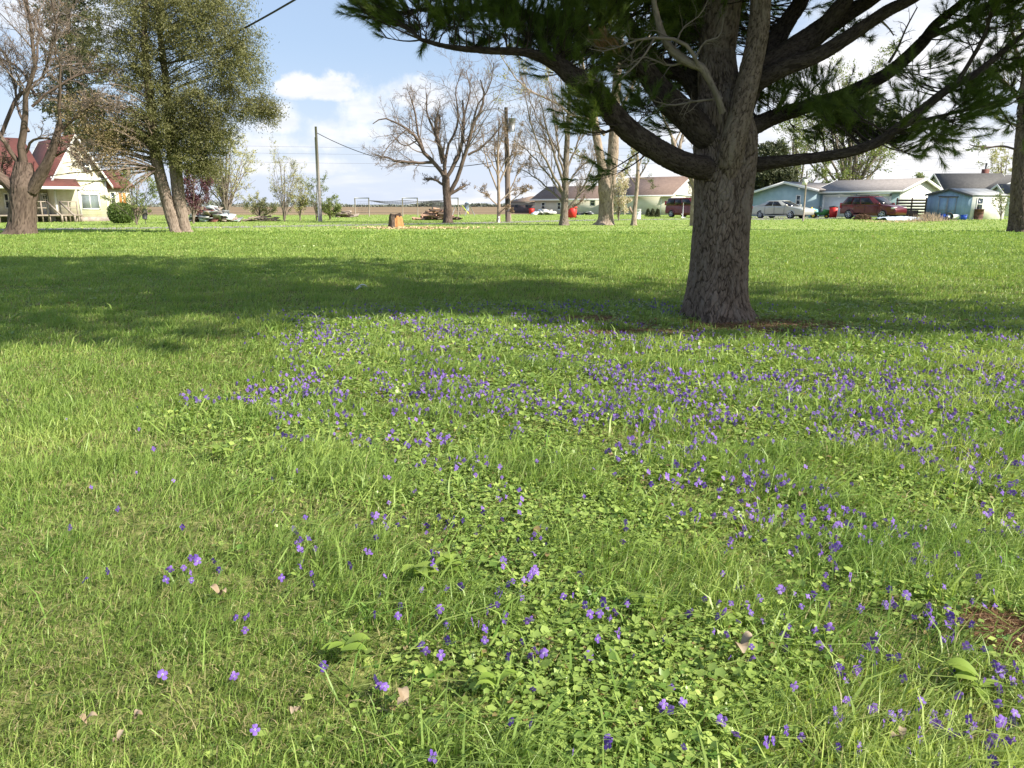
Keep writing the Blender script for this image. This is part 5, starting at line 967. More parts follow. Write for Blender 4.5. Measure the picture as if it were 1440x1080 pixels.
# ------------------------------------------------------------------ vehicles
def paint(name, c): return pm(name, c, tuple(x*.9 for x in c), scale=.4, rough=.32, coat=.6, metal=.25, spec=.5)
paint('maroon_paint', (0.11, 0.009, 0.013)); paint('red_paint', (0.14, 0.009, 0.015)); paint('silver_paint', (0.46, 0.46, 0.42))
pm('tyre_rubber', (0.03, 0.03, 0.03), rough=.9); pm('alloy', (0.55, 0.55, 0.56), rough=.3, metal=.7); pm('lamp_clear', (0.80, 0.80, 0.76), rough=.15); pm('lamp_red', (0.45, 0.03, 0.03), rough=.2); pm('black_plastic', (0.04, 0.04, 0.045), rough=.6); pm('car_glass', (0.012, 0.013, 0.016), rough=.12, spec=.35)
def ngon(name, prof, y0, y1, mat, parent, bev=.05, plan=False):
    bm = bmesh.new(); vs = [bm.verts.new((x, y0, z)) for x, z in prof]; f = bm.faces.new(vs)
    r = bmesh.ops.extrude_face_region(bm, geom=[f]); bmesh.ops.translate(bm, vec=(0, y1-y0, 0), verts=[v for v in r['geom'] if isinstance(v, bmesh.types.BMVert)])
    bmesh.ops.recalc_face_normals(bm, faces=bm.faces); 
    if bev: bmesh.ops.bevel(bm, geom=[e for e in bm.edges if abs(e.verts[0].co.y-e.verts[1].co.y) < 1e-6], offset=bev, segments=3, affect='EDGES', profile=.6)
    if plan:
        L_ = max(v.co.x for v in bm.verts); w_ = (y0+y1)/2
        for v in bm.verts: q = abs(v.co.x-L_/2)/(L_/2); v.co.y = w_+(v.co.y-w_)*(1-.17*q**5-.05*max(0, (v.co.z-.62)/.5)**2-.04*max(0, (.5-v.co.z)/.3)**2)
    bmesh.ops.triangulate(bm, faces=[f for f in bm.faces if len(f.verts) > 4])
    me = bpy.data.meshes.new(name); bm.to_mesh(me); bm.free(); me.materials.append(MATS[mat]); o = bpy.data.objects.new(name, me); COL.objects.link(o); o.parent = parent
    for p in me.polygons: p.use_smooth = abs(p.normal.y) < .98
    return o
def car(name, label, cat, A, B, color, prof, belt, roof, wheels, rw, wins, tumble=.17, w=.9, rails=False, extra=None):
    """prof: side outline (x from rear 0 to L), wheels: x of axles; belt/roof: [(x,z) rear, (x,z) front]"""
    a, b = P(A[0], 300, A[1]), P(B[0], 300, B[1]); a[2] = b[2] = 0; L = prof[-1]; d = b-a; rz = math.atan2(d[1], d[0]); s = np.linalg.norm(d)/L
    root = empty(name, tuple(a), label, cat, None, rz); root.scale = (s, s, s); pts = prof[0]; low = prof[1]
    # outline: over the top then along the sill with wheel arches cut out
    out = list(pts); 
    for wx in sorted(wheels, reverse=True):
        out += [(wx+(rw+.06)*math.cos(t), rw+(rw+.06)*math.sin(t)) for t in np.linspace(math.asin((low-rw)/(rw+.06)), pi-math.asin((low-rw)/(rw+.06)), 12)]
    ngon('body', out, 0, 2*w, color, root, .09, True)
    (x0, z0), (x1, z1) = belt; (x2, z2), (x3, z3) = roof; t = tumble
    bl, br_ = .05, 2*w-.05; V = [(x0, bl, z0), (x1, bl, z1), (x1, br_, z1), (x0, br_, z0), (x2, t, z2), (x3, t, z3), (x3, 2*w-t, z3), (x2, 2*w-t, z2)]
    m = MB(); m.hexa(V); m.hexa([(x2-.02, t-.01, z2), (x3+.02, t-.01, z3), (x3+.02, 2*w-t+.01, z3), (x2-.02, 2*w-t+.01, z2), (x2+.12, t+.1, z2+.05), (x3-.12, t+.1, z3+.04), (x3-.12, 2*w-t-.1, z3+.04), (x2+.12, 2*w-t-.1, z2+.05)]); m.build('cabin', color, root)
    V = np.array(V)
    def quad(c, us, vs, off):
        def pt(u, v): return (c[0]*(1-u)+c[1]*u)*(1-v)+(c[3]*(1-u)+c[2]*u)*v
        q = np.array([pt(us[0], vs[0]), pt(us[1], vs[0]), pt(us[1 if len(us) < 3 else 2], vs[1]), pt(us[0 if len(us) < 3 else 3], vs[1])]); n = np.cross(q[1]-q[0], q[3]-q[0]); n /= np.linalg.norm(n); m = MB(); m.hexa(np.concatenate([q, q+n*off])); m.build('window', 'car_glass', root)
    left = (V[0], V[1], V[5], V[4]); right = (V[2], V[3], V[7], V[6]); front = (V[1], V[2], V[6], V[5]); back = (V[3], V[0], V[4], V[7])
    for u0, u1 in wins: quad(left, (u0, u1), (.10, .88), .012); quad(right, (1-u1, 1-u0), (.10, .88), .012)
    quad(front, (.06, .94), (.06, .92), .012); quad(back, (.08, .92), (.15, .88), .012)
    for wx in wheels:
        for y, sg in ((.0, 1), (2*w, -1)):
            m = MB(); m.cyl((wx, y+sg*.01, rw), (wx, y+sg*.22, rw), rw, rw, 24); wh = m.build('wheel', 'tyre_rubber', root); m = MB(); m.cyl((wx, y-sg*.008, rw), (wx, y+sg*.02, rw), rw*.20, n=12)
            for k in range(6): a_ = k*pi/3; c_, s_ = math.cos(a_), math.sin(a_); m.cyl((wx, y-sg*.004, rw), (wx+c_*rw*.62, y-sg*.004, rw+s_*rw*.62), rw*.12, rw*.15, 6)
            for k in range(18): a_ = k*pi/9; b_ = a_+pi/9; m.cyl((wx+math.cos(a_)*rw*.66, y, rw+math.sin(a_)*rw*.66), (wx+math.cos(b_)*rw*.66, y, rw+math.sin(b_)*rw*.66), rw*.06, n=5)
            m.build('rim', 'alloy', wh)
    zl = extra['lamp']; xf = extra['xf']; xr = extra['xr']
    for y in (.12, 2*w-.46):
        m = MB(); m.box(xf-.26, xf+.012, y-.03, y+.33, zl-.08, zl+.07); m.build('headlight', 'lamp_clear', root); m = MB(); m.box(xr-.012, xr+.14, y+.0, y+.28, extra['tl'][0], extra['tl'][1]); m.build('taillight', 'lamp_red', root)
    for y, sg in ((.0, -1), (2*w, 1)): m = MB(); xm = x1-.25; m.box(xm, xm+.16, min(y, y+sg*.16), max(y, y+sg*.16), z1+.01, z1+.17); m.build('mirror', color, root)
    for hx in extra['handles']:
        for y in (-.012, 2*w-.008): m = MB(); m.box(hx, hx+.18, y, y+.02, z0-.14, z0-.105); m.build('door_handle', extra.get('hm', color), root)
    m = MB()
    for sx in extra['seams']:
        for y in (-.004, 2*w-.002): m.box(sx, sx+.018, y, y+.006, low+.08, z0-.02)
    m.build('door_seams', 'black_plastic', root)
    m = MB(); m.box(xf-.1, xf+.05, .22, 2*w-.22, low+.02, low+.22); m.build('bumper', extra.get('bm', color), root)
    if rails:
        m = MB()
        for y in (t+.1, 2*w-t-.1): m.cyl((x2+.15, y, z2+.1), (x3-.3, y, z3+.09), .025, n=6)
        m.build('roof_rails', 'black_plastic', root)
    return root
car('sedan', 'silver four-door sedan parked before the pale blue house', 'car', (1054.5, 73), (1129, 68.5), 'silver_paint',
    ([(5.05, .30), (5.08, .58), (4.95, .78), (4.2, .93), (3.65, 1.00), (2.5, 1.02), (1.1, 1.04), (.5, 1.06), (.12, 1.02), (.0, .82), (.02, .45), (.1, .28)], .28, 5.08), [(.62, 1.0), (3.72, .97)], [(1.55, 1.43), (2.75, 1.44)], (1.02, 3.92), .33, ((.22, .47), (.50, .80)), w=.92, tumble=.22,
    extra=dict(lamp=.72, xf=5.0, xr=0.02, tl=(.78, .98), handles=(1.75, 2.6), seams=(1.45, 2.35, 3.3)))
car('suv', 'dark red compact suv parked in front of the two garage doors', 'car', (1178.5, 69.5), (1258, 65), 'maroon_paint',
    ([(4.74, .34), (4.78, .62), (4.70, .88), (4.2, 1.05), (3.55, 1.12), (2.4, 1.12), (.35, 1.15), (.05, 1.10), (.0, .75), (.04, .4)], .36, 4.78), [(.12, 1.08), (3.62, 1.08)], [(.62, 1.70), (2.70, 1.72)], (.92, 3.75), .36, ((.06, .24), (.28, .49), (.52, .84)), w=.92, tumble=.20, rails=True,
    extra=dict(lamp=.86, xf=4.66, xr=.02, tl=(.85, 1.25), handles=(1.55, 2.5), seams=(1.35, 2.25, 3.3), bm='maroon_paint'))
car('minivan', 'red minivan parked between the green grey house and pine trunk', 'car', (933, 79.5), (992, 75), 'red_paint',
    ([(5.05, .30), (5.12, .60), (5.0, .85), (4.5, 1.05), (3.9, 1.14), (.2, 1.16), (.03, 1.0), (.0, .6), (.05, .32)], .30, 5.12), [(.10, 1.10), (4.15, 1.10)], [(.42, 1.74), (3.25, 1.75)], (.95, 4.05), .34, ((.03, .28), (.31, .53), (.58, .86)), w=.97, tumble=.15,
    extra=dict(lamp=.78, xf=4.98, xr=.0, tl=(1.1, 1.5), handles=(2.2, 3.2), seams=(1.9, 2.95, 3.95)))
# ------------------------------------------------------------------ yard objects
pm('bin_red', (0.62, 0.035, 0.03), (0.52, 0.03, 0.03), rough=.5); pm('pole_wood', (0.13, 0.10, 0.085), (0.09, 0.07, 0.06), scale=6, st=(1, 1, .2), bump=.3); pm('pole_grey', (0.25, 0.23, 0.21), (0.18, 0.165, 0.15), scale=6, st=(1, 1, .2), bump=.3)
pm('wire_grey', (0.16, 0.16, 0.17)); pm('wire_black', (0.03, 0.03, 0.03), rough=.6); pm('steel_grey', (0.28, 0.29, 0.30), rough=.5, metal=.4); pm('rust', (0.17, 0.08, 0.055), (0.09, 0.045, 0.035), scale=4, bump=.3); pm('blue_plastic', (0.03, 0.10, 0.55), (0.03, 0.08, 0.45), rough=.4)
pm('plastic_white', (0.78, 0.80, 0.80), (0.7, 0.72, 0.73), scale=2, rough=.5); pm('mower_green', (0.06, 0.24, 0.06), rough=.5); pm('mower_yellow', (0.75, 0.55, 0.04), rough=.5); pm('teal', (0.16, 0.42, 0.45), rough=.6); pm('tarp', (0.50, 0.58, 0.64), (0.66, 0.72, 0.76), scale=2, rough=.5, bump=.4)
pm('stump_wood', (0.50, 0.24, 0.09), (0.36, 0.16, 0.065), scale=5, st=(3, 3, 1), bump=.4, rough=.9); pm('chip_brown', (0.20, 0.12, 0.07), (0.13, 0.075, 0.045), scale=8); pm('chip', (0.60, 0.46, 0.28), (0.45, 0.32, 0.18), scale=8); pm('split_wood', (0.42, 0.27, 0.20), (0.25, 0.14, 0.10), scale=5); pm('slide_yellow', (0.65, 0.72, 0.08), rough=.5); pm('bin_blue', (0.20, 0.27, 0.34), rough=.5)
pm('concrete', (0.55, 0.53, 0.50), (0.45, 0.43, 0.40), scale=3, bump=.3); pm('sign_white', (0.75, 0.72, 0.66), (0.62, 0.6, 0.55), scale=4)
def at(px, py, D=None): b = P(px, py, D) if D else G(px, py); b[2] = 0; return b
def bin_(name, label, px, D, w, h, mat, lid):
    b = at(px, 303, D); r = empty(name, tuple(b), label, 'bin', None, R(-25)); a = w/2; m = MB(); m.hexa([(-a*.82, -a*.82, .08), (a*.82, -a*.82, .08), (a*.82, a*.82, .08), (-a*.82, a*.82, .08), (-a, -a, h), (a, -a, h), (a, a, h), (-a, a, h)]); m.build('body', mat, r)
    m = MB(); m.prism([(-a-.04, h+.003), (a+.04, h+.003), (a+.02, h+.07), (0, h+.13), (-a-.02, h+.07)], -a-.05, a+.03); m.build('lid', lid, r)
    for x in (-a*.8, a*.8-.07): m = MB(); m.cyl((x, a, .11), (x+.07, a, .11), .11, n=12); m.build('wheel', 'tyre_rubber', r)
    m = MB(); m.cyl((-a*.7, a+.07, h-.06), (a*.7, a+.07, h-.06), .02, n=6); m.build('handle', 'black_plastic', r)
bin_('wheelie_bin', 'bright red trash bin standing just right of the steep-branched bare tree', 804.5, 71, .72, .98, 'bin_red', 'bin_red'); bin_('wheelie_bin', 'dark red bin standing beside the rear of the dark red suv', 1171.5, 71, .72, 1.0, 'bin_red', 'black_plastic'); bin_('wheelie_bin', 'small red container before the far grey garage', 747.5, 104, .6, .85, 'bin_red', 'black_plastic')
def bucket(name, label, cat, px, D, r_, h, mat, dark=True, tiers=1):
    b = at(px, 303, D); rt = empty(name, tuple(b), label, cat); m = MB(); m.cyl((0, 0, 0), (0, 0, h), r_*.92, r_, 20); m.build('body', mat, rt); m = MB()
    for z in np.linspace(h*.3, h, 3): tubes(m, np.array([[(r_*1.02*math.cos(a), r_*1.02*math.sin(a), z-.01) for a in np.linspace(0, 2*pi, 21)]]), np.full((1, 21), .018), 5)
    m.build('hoops', mat, rt); m = MB(); m.cyl((0, 0, h-.0), (0, 0, h+.005), r_*.93, n=20); m.build('top_disc', 'black_plastic' if dark else mat, rt)  # flat top disc; black paints in the shaded inside of the barrel
bucket('burn_barrel', 'rusty brown steel barrel beside the blue shed', 'barrel', 1376, 64.5, .36, .86, 'rust'); bucket('white_tub', 'white plastic tub behind the small smooth-barked tree', 'tub', 897.5, 68, .24, .85, 'plastic_white', False)
# utility poles and wires
def pole(label, px, py0, py1, D, r_, mat, xf=None, lean=0, name='utility_pole', xarm=False, band=False):
    b = at(px, py0, D); t = P(px+lean, py1, D); h = t[2]; r = empty(name, tuple(b), label, 'pole'); top = np.array([t[0]-b[0], 0, h]); m = MB(); m.cyl((0, 0, -.1), top, r_, r_*.72, 14); m.build('pole', mat, r, smooth=True)
    if band: m = MB(); m.cyl((0, 0, .75), top*.09+np.array([0, 0, .9]), r_*1.06, r_*1.05, 14); m.build('black_band', 'black_plastic', r)
    if xf: q = top*xf; m = MB(); m.cyl(q+np.array([.38, -.1, -.5]), q+np.array([.38, -.1, .35]), .24, n=14); m.cyl(q+np.array([.38, -.1, .35]), q+np.array([.38, -.1, .55]), .05, n=6); m.box(.05+q[0], .3+q[0], -.12, -.06, q[2]-.1, q[2]); m.build('transformer', 'steel_grey', r)
    if xarm: q = top*.985; m = MB(); m.cyl(q+np.array([-.45, 0, -.1]), q+np.array([0, 0, -.5]), .04, n=6); m.cyl(q+np.array([-.5, 0, -.1]), q+np.array([-.5, 0, .12]), .06, n=8); m.build('insulator', 'steel_grey', r)
    return b+top
t1 = pole('tall grey leaning utility pole rising above the fresh green shrub', 451, 309, 178, 56, .115, 'pole_grey', lean=-7); t2 = pole('dark brown utility pole with transformer between budding slim trees', 714, 312, 151, 54.5, .17, 'pole_wood', xf=.86, lean=-2.5, xarm=True, band=True)
pole('thin grey conduit post close beside the leaning utility pole', 448, 307, 193, 57, .05, 'steel_grey', lean=-5, name='service_post')
def wire(label, a, b, sag, r_=.02, n=24, name='power_line'):
    t = np.linspace(0, 1, n)[:, None]; q = np.asarray(a)*(1-t)+np.asarray(b)*t; q[:, 2] -= 4*sag*(t*(1-t))[:, 0]; m = MB(); tubes(m, q[None], np.full((1, n), r_), 5); tag(m.build(name, 'wire_black' if r_ > .02 else 'wire_grey'), label, 'cable')
wire('cable from the grey utility pole sloping right behind the wide bare tree', t1+np.array([0, 0, -.4]), t2+np.array([0, 0, -3.4]), 1.3, .025)
for k, (ya, yb, lb) in enumerate(((197, 206, 'topmost'), (207, 215, 'middle'), (221, 226, 'lowest'))): wire(f'{lb} of three thin distant power lines crossing low in the open sky', P(-200, ya-8, 120), P(1500, yb-8, 120), 1.6, .014)
for k, (ya, lb) in enumerate(((232, 'upper'), (237, 'lower'))): wire(f'{lb} of two thin wires above the dark roof at the right', P(1250, ya, 118), P(1700, ya+6, 118), .5, .012)
wire('thick black cable sloping down across the upper left sky into the evergreen', P(470, -34, 26), P(120, 118, 54), .7, .035)
# stump with chips
def stump():
    rng = np.random.default_rng(301); D = Dg(321.5); b = at(556, 321, D); r = empty('tree_stump', tuple(b), 'jagged cut tree stump with orange wood face on the mid lawn', 'stump'); s = PS(D); n = 64; th = np.arange(n)/n*2*pi; V = []
    for k, (z, f) in enumerate(((-.05, 1.18), (.06, 1.04), (.2, .96), (.38, .90), (.52, .84), (.62, .74))):
        rr = 10.5*s*f*(1+.10*np.sin(3*th+1)+.06*np.sin(7*th+2)+.03*rng.normal(size=n)); zz = z*(1+.10*np.sin(2*th+.6)+.10*np.sin(5*th)*(k > 2))+(k > 3)*.05*rng.normal(size=n); V.append(np.stack([rr*np.cos(th), rr*.8*np.sin(th), zz], 1))
    V = np.array(V); m = MB(); i = np.arange(n); j = (i+1) % n; F = [np.stack([q*n+i, q*n+j, (q+1)*n+j, (q+1)*n+i], 1) for q in range(5)]; m.add(V.reshape(-1, 3), None, np.concatenate(F), bk=V.reshape(-1, 3)*3, crack=np.ones(6*n)); m.add(np.concatenate([V[5], [[-.02, 0, .70]]]), np.stack([i, j, np.full(n, n)], 1), None, bk=np.zeros((n+1, 3)), crack=np.zeros(n+1)); m.build('bark', 'brown_bark', r)
    f = MB(); sel = [(k, a) for k in range(1, 5) for a in range(n) if -1.55 < ((th[a]+pi) % (2*pi)-pi) < -.15]; W = V*np.array([1.03, 1.05, 1.0])
    f.add(W.reshape(-1, 3), None, [(k*n+a, k*n+(a+1) % n, (k+1)*n+(a+1) % n, (k+1)*n+a) for k, a in sel]); f.build('cut_face', 'stump_wood', r)
    m = MB(); n = 1500; q = np.abs(rng.normal(0, 1, n)); x = b[0]+rng.normal(1.1, 1.5, n); y = b[1]-.3+rng.normal(0, .55, n); d = rand_dirs(rng, n); d[:, 2] *= .4; leaves(m, rng, np.stack([x, y, rng.uniform(.02, .09, n)], 1), rng.uniform(.06, .2, n), .06, d); tag(m.build('wood_chips', 'chip'), 'pale wood chips scattered around the cut stump', 'wood chips', kind='stuff')
stump()
def heap(name, label, cat, px0, px1, pyb, pyt, D, mats, n, seed, size=(.5, .12), parts=('log',)):
    rng = np.random.default_rng(seed); b = at((px0+px1)/2, pyb, D); w = (px1-px0)*PS(D)/2; h = (pyb-pyt)*PS(D); r = empty(name, tuple(b), label, cat)
    for q in range(n):
        u = np.clip(rng.normal(0, .45), -1, 1); zt = h*(1-abs(u))**.8*rng.random(); a = rng.uniform(-.5, .5); L = size[0]*rng.uniform(.5, 1.3); c = np.array([u*w, rng.normal(0, .4), zt+.06]); d = np.array([math.cos(a), rng.normal(0, .5), math.sin(a)*.4]); d /= np.linalg.norm(d)
        k = q % len(parts); m = MB()
        if parts[k] in ('log', 'branch'): m.cyl(c-d*L/2, c+d*L/2, size[1]*rng.uniform(.5, 1.1), size[1]*rng.uniform(.4, 1), 8)
        else:
            e = np.cross(d, [0, 0, 1]); e /= np.linalg.norm(e); e = e*size[1]*rng.uniform(.8, 2.2)+np.array([0, 0, rng.uniform(-.2, .2)]); t = np.array([0, 0, size[1]*rng.uniform(.1, .6)+.02]); m.hexa(np.array([c-d*L/2-e, c+d*L/2-e, c+d*L/2+e, c-d*L/2+e, c-d*L/2-e+t, c+d*L/2-e+t, c+d*L/2+e+t, c-d*L/2+e+t]))
        m.build(parts[k], mats[k], r)
heap('log_pile', 'low pile of split reddish logs behind the wide bare tree', 'log pile', 588, 641, 309, 294, 63, ('split_wood', 'dark_wood'), 95, 311, (.9, .10), ('log', 'branch'))
heap('rubble_heap', 'heap of broken red bricks and crumpled pale sheet metal', 'rubble', 268, 333, 312.5, 295, 55, ('brick_red', 'tarp', 'old_wood', 'steel_grey'), 150, 312, (.6, .12), ('brick', 'metal_sheet', 'plank', 'scrap'))
heap('plank_stack', 'small stack of weathered planks left of the netting frames', 'planks', 474, 496, 303.5, 297, 78, ('old_wood', 'dark_wood'), 26, 313, (1.3, .08), ('plank', 'log'))
heap('block_row', 'row of pale concrete blocks before the green grey house', 'blocks', 751, 782, 302.5, 297, 100, ('concrete', 'plastic_white'), 26, 314, (.9, .3), ('block', 'block'))
heap('brush_pile', 'low dark brush pile under the slim pointed tree', 'brush', 350, 392, 311, 304, 57, ('old_wood', 'dark_wood'), 40, 315, (1.2, .04), ('branch', 'branch'))
heap('stone_row', 'dark low blocks along the green grey house wall', 'blocks', 815, 838, 301.5, 298, 99, ('black_plastic', 'steel_grey'), 8, 316, (.8, .2), ('block', 'block'))
# netting frames
def net():
    pm('net', (0.10, 0.10, 0.11)); D = 84
    for k, (x0, x1, lb) in enumerate(((500, 519.5, 'leftmost'), (566.5, 587.5, 'middle'), (627, 644.5, 'rightmost'))):
        z = P(x0, 278.5, D)[2]; a, b = at(x0, 303, D), at(x1, 303, D); r = empty('goal_frame', tuple(a), f'{lb} of three grey rectangular netting frames on the lawn edge', 'frame', 'three netting frames'); w = b[0]-a[0]; m = MB()
        for x in (0, w): m.cyl((x, 0, -.1), (x, 0, z), .055, n=8)
        m.build('post', 'old_wood', r); m = MB(); m.cyl((-.05, 0, z), (w+.05, 0, z), .05, n=8); m.build('crossbar', 'steel_grey', r)
    m = MB(); A, B = P(519, 281.5, D+.4), P(627, 281.5, D+.4); n = 60; t = np.linspace(0, 1, n)
    for k in range(3): q = A*(1-t[:, None])+B*t[:, None]; q[:, 2] -= .16*k*np.sin(t*pi)+.10*np.sin(t*pi*2.2)**2+.05; tubes(m, q[None], np.full((1, n), .035), 5)
    q0 = A*(1-t[:, None])+B*t[:, None]
    for q in q0[::2]: m.cyl((q[0], q[1], q[2]-.35), (q[0], q[1], q[2]-.05), .008, n=4, cap=False)
    for x in np.linspace(P(502, 290, D)[0], P(518, 290, D)[0], 9): m.cyl((x, D+.4, P(502, 282, D)[2]), (x+.1, D+.4, .3), .007, n=4, cap=False)
    for z in np.linspace(.4, 1.6, 6): m.cyl((P(502, 290, D)[0], D+.4, z), (P(518, 290, D)[0], D+.4, z+.05), .007, n=4, cap=False)
    tag(m.build('net', 'net'), 'rolled black net sagging between the rectangular frames', 'net')
    a = at(608, 302, D); r = empty('wire_cage', tuple(a), 'low black wire cage left of the wide bare tree trunk', 'cage'); w = (at(632, 302, D)-a)[0]; h = P(608, 284.5, D)[2]; m = MB()
    for x in (0, w*.5, w):
        for y in (0, 1.6): m.cyl((x, y, 0), (x, y, h), .05, n=6)
    for y in (0, 1.6):
        for z in (.1, h): m.cyl((0, y, z), (w, y, z), .04, n=6)
    m.build('frame', 'net', r); m = MB()
    for x in np.linspace(0, w, 26): m.cyl((x, 0, .1), (x, 0, h), .012, n=4, cap=False); m.cyl((x, 1.6, .1), (x, 1.6, h), .012, n=4, cap=False)
    for z in np.linspace(.1, h, 14): m.cyl((0, 0, z), (w, 0, z), .012, n=4, cap=False); m.cyl((0, 1.6, z), (w, 1.6, z), .012, n=4, cap=False)
    m.build('mesh', 'net', r)
    # swing set with slide
    D2 = 92; a = at(640, 301, D2); r = empty('swing_set', tuple(a), 'faint swing set with yellow slide right of the wide bare tree', 'swing set'); X = lambda px: (at(px, 301, D2)-a)[0]; h = P(650, 288, D2)[2]; m = MB(); m.cyl((X(641), 0, h), (X(660), 0, h), .05, n=6); m.build('beam', 'steel_grey', r)
    for x, dx in ((X(641), -.4), (X(641), .5), (X(660), -.5), (X(660), .6)): m = MB(); m.cyl((x, 0, h), (x+dx, dx*1.5, 0), .045, n=6); m.build('leg', 'steel_grey', r)
    m = MB(); m.hexa([(X(650), -.2, 1.1), (X(650), .25, 1.1), (X(659), .25, .15), (X(659), -.2, .15), (X(650), -.2, 1.25), (X(650), .25, 1.25), (X(659), .25, .3), (X(659), -.2, .3)]); m.build('slide', 'slide_yellow', r)
    for px in (645, 655): m = MB(); x = X(px); m.cyl((x-.2, 0, h), (x-.2, 0, .6), .015, n=4); m.cyl((x+.2, 0, h), (x+.2, 0, .6), .015, n=4); m.box(x-.25, x+.25, -.1, .1, .56, .6); m.build('swing', 'black_plastic', r)
    a = at(656.5, 299, 200); r = empty('storage_tank', tuple(a), 'small blue grey storage tank far out in the brown field', 'tank'); m = MB(); m.cyl((0, 0, 0), (0, 0, 1.9), .55, n=20); m.cyl((0, 0, 1.9), (0, 0, 2.2), .55, .1, 20); m.build('tank', 'bin_blue', r)
net()
# slatted fence, stuff round the shed, mower, sign post
def yard():
    a = at(1258, 306, 70); b = at(1300, 306, 67.5); d = b-a; L = np.linalg.norm(d); r = empty('slatted_fence', tuple(a), 'dark wooden slatted fence panel before the white gable end', 'fence', None, math.atan2(d[1], d[0])); h = P(1262, 279, 70)[2]
    for k in range(6): z = .25+k*(h-.25)/6; m = MB(); m.box(0, L, -.03, .0, z, z+.16); m.build('slat', 'dark_wood', r)
    for x in (0, L*.5, L-.1): m = MB(); m.box(x, x+.1, .003, .10, 0, h+.05); m.build('post', 'dark_wood', r)
    m = MB(); m.box(L*.35, L*.8, -.5, -.1, .0, .75); m.box(L*.38, L*.5, -.52, -.08, .755, .9); c = m.build('wood_box', 'dark_wood', None, (0, 0, 0)); c.location = a; c.rotation_euler = (0, 0, math.atan2(d[1], d[0])); tag(c, 'dark wooden box standing before the slatted fence', 'box')
    q = at(1213, 307.5, 64); m = MB(); n = 1400; u = rand_dirs(np.random.default_rng(9), n); u[:, 2] = np.abs(u[:, 2]); leaves(m, np.random.default_rng(8), q+u*np.array([.68, .4, .42]), .12, .08); tag(m.build('leaf_mound', 'chip_brown'), 'low brown mound of dead leaves in front of the dark red suv', 'leaf pile')
    # tarp
    q = at(1266, 309, 62); m = MB(); n, k = 24, 8; u, v = np.meshgrid(np.linspace(-1, 1, n), np.linspace(-1, 1, k)); z = .14+.14*np.cos(u*1.3)*np.cos(v*1.4)+.05*np.sin(u*9+v*4); z[0] = z[-1] = .0; m.add(np.stack([q[0]+u*27*PS(62), q[1]+v*1.1, z], -1).reshape(-1, 3), None, [(i*n+j, i*n+j+1, (i+1)*n+j+1, (i+1)*n+j) for i in range(k-1) for j in range(n-1)]); tag(m.build('tarp', 'tarp', smooth=True), 'pale blue white tarp spread on grass before the slatted fence', 'tarp')
    def tub(px, D, w, h, lb):
        b = at(px, 305, D); r = empty('storage_tub', tuple(b), lb, 'tub', 'blue tubs by the shed', R(-35)); m = MB(); a = w/2; m.hexa([(-a*.85, -.2, 0), (a*.85, -.2, 0), (a*.85, .2, 0), (-a*.85, .2, 0), (-a, -.25, h), (a, -.25, h), (a, .25, h), (-a, .25, h)]); m.build('body', 'blue_plastic', r); m = MB(); m.box(-a-.03, a+.03, -.28, .28, h+.002, h+.05); m.build('rim', 'blue_plastic', r)
    tub(1327, 63.8, .52, .42, 'blue plastic tub left of the tyre before the shed doors'); tub(1355.5, 63.4, .42, .36, 'blue plastic tub right of the tyre at the shed corner')
    b = at(1334, 308, 62.8); r = empty('wheel_barrow', tuple(b), 'black tyred wheel with pale tank lying before the blue shed', 'cart'); m = MB(); tubes(m, np.array([[(.25*math.cos(t), 0, .30+.25*math.sin(t)) for t in np.linspace(0, 2*pi, 25)]]), np.full((1, 25), .07), 8); m.build('wheel', 'tyre_rubber', r, smooth=True); m = MB(); m.cyl((0, -.05, .3), (0, .05, .3), .09); m.build('hub', 'plastic_white', r); m = MB(); m.cyl((.30, 0, .28), (.78, 0, .28), .17, n=16); m.build('tank', 'plastic_white', r)
    # mower
    b = at(1153, 305, 72); r = empty('riding_mower', tuple(b), 'green riding mower with yellow seat between sedan and dark red bin', 'mower', None, R(-28)); m = MB(); m.prism([(-.9, .3), (.5, .3), (.9, .45), (.9, .75), (.3, .82), (.2, .55), (-.9, .6)], -.3, .3); m.build('body', 'mower_green', r); m = MB(); m.box(-.75, -.35, -.22, .22, .62, .72); m.box(-.82, -.74, -.22, .22, .66, 1.02); m.build('seat', 'mower_yellow', r); m = MB(); m.cyl((.1, 0, .6), (-.05, 0, 1.0), .03); m.cyl((-.07, 0, .98), (-.03, 0, 1.02), .17, n=16); m.build('steering_wheel', 'black_plastic', r)
    for x, q in ((-.55, .27), (.6, .19)):
        for y in (-.42, .34): m = MB(); m.cyl((x, y, q), (x, y+.14, q), q, n=16); w = m.build('wheel', 'tyre_rubber', r); m = MB(); m.cyl((x, y-.004, q), (x, y+.144, q), q*.5, n=12); m.build('rim', 'mower_yellow', w)
    b = at(1144, 305.5, 74.5); r = empty('covered_grill', tuple(b), 'teal covered grill between the silver sedan and riding mower', 'grill', None, 0); m = MB(); m.hexa([(-.42, -.3, .0), (.42, -.3, 0), (.42, .3, 0), (-.42, .3, 0), (-.22, -.2, .95), (.28, -.2, .8), (.28, .2, .8), (-.22, .2, .95)]); m.build('cover', 'teal', r); m = MB(); m.cyl((.25, -.32, .12), (.25, -.38, .12), .12); m.build('wheel', 'black_plastic', r)
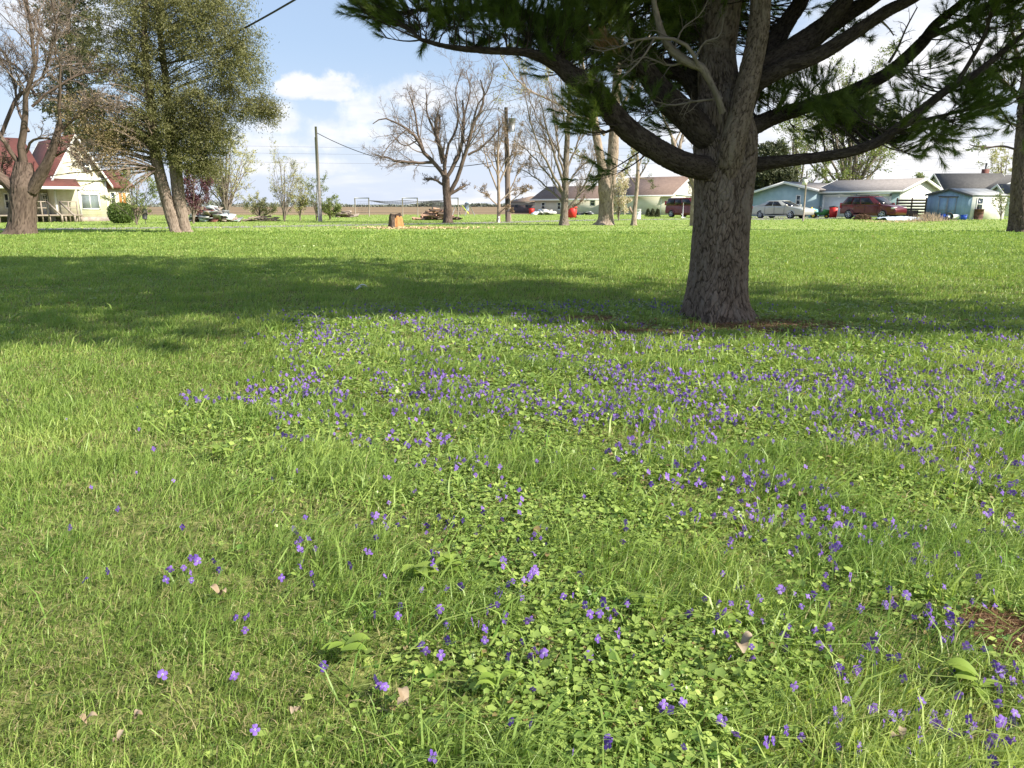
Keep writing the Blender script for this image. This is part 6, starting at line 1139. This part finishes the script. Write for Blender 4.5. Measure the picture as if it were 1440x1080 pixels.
    # post with bird box
    D = 58; b = at(1129.5, 309, D); t = P(1135, 240, D)-b; r = empty('birdhouse_post', tuple(b), 'thin weathered pole with a hanging box before the silver sedan', 'post'); m = MB(); m.cyl((0, 0, -.1), t, .075, .05, 8); m.build('pole', 'old_wood', r); q = P(1131.5, 255, D)-b; m = MB(); m.box(q[0]-.2, q[0]+.12, -.25, -.06, q[2]-.26, q[2]+.22); m.build('box', 'sign_white', r); m = MB(); m.box(q[0]-.26, q[0]+.18, -.3, -.01, q[2]+.223, q[2]+.29); m.cyl((q[0]-.28, -.15, q[2]+.05), (q[0]-.22, -.15, q[2]+.05), .1, n=8); m.cyl((q[0]+.15, -.15, q[2]-.1), (q[0]+.2, -.15, q[2]-.1), .08, n=8); m.build('roof', 'dark_trim', r)
    # yard pole with hook by the van
    D = 70; b = at(960, 307, D); r = empty('shepherd_hook', tuple(b), 'thin white garden hook in front of the red minivan', 'garden hook'); z = P(960, 285, D)[2]; m = MB(); m.cyl((0, 0, 0), (0, 0, z), .025, n=6); m.cyl((0, 0, .25), (-.15, 0, .45), .02, n=6); m.cyl((-.12, 0, .12), (.3, 0, .08), .05, .03, n=6); m.build('pole', 'plastic_white', r)
    # black yard ornament on the left
    D = 49; b = at(205, 314, D); r = empty('yard_ornament', tuple(b), 'small black ornament on a stand right of the yellow house bush', 'ornament'); m = MB(); m.cyl((0, 0, 0), (0, 0, .35), .02, n=6); m.cyl((-.1, 0, .3), (.1, 0, .3), .03, n=6); m.build('stand', 'black_plastic', r); m = MB(); m.cyl((-.03, 0, .32), (0, 0, .72), .14, .16, 10); m.cyl((0, 0, .72), (.05, 0, .98), .17, .08, 10); m.cyl((-.15, 0, .45), (.17, 0, .62), .06, .05, 8); m.build('figure', 'black_plastic', r)
    # propane-like white marker by slender tree
    m = MB(); b = at(701.5, 313, 53); m.cyl(b, b+np.array([0, 0, .35]), .06, .05, 8); m.cyl(b+np.array([0, 0, .35]), b+np.array([0, 0, .42]), .07, .02, 8); tag(m.build('white_marker', 'plastic_white'), 'short white marker at the foot of the slim pale tree', 'marker')
    # dead weeds
    rng = np.random.default_rng(331); b = at(1306, 311, 58); r = MB(); n = 320; x = b[0]+rng.normal(0, 1.0, n); y = b[1]+rng.normal(0, .5, n); h = rng.uniform(.15, .75, n)*np.exp(-((x-b[0])/1.6)**2); d = rng.normal(0, .18, (n, 2)); q = np.zeros((n, 3, 3)); q[:, :, 0] = x[:, None]+d[:, :1]*h[:, None]*np.array([0, .5, 1.3]); q[:, :, 1] = y[:, None]+d[:, 1:]*h[:, None]*np.array([0, .5, 1.3]); q[:, :, 2] = h[:, None]*np.array([0, .5, 1]); tubes(r, q, np.tile([[.018, .012, .006]], (n, 1)), 3); tag(r.build('dead_weeds', 'dead_twig'), 'tan dead weed stalks before the blue shed and tarp', 'weeds', kind='stuff')
    m = MB(); n = 700; x = rng.uniform(at(1215, 313, 54)[0], at(1300, 313, 54)[0], n); y = 54+rng.normal(0, 1.3, n); d = rand_dirs(rng, n); leaves(m, rng, np.stack([x, y, rng.uniform(.0, .12, n)], 1), .14, .03, d); tag(m.build('dry_stems', 'chip'), 'strewn dry stems on grass before the pale tarp', 'debris', kind='stuff')
yard()
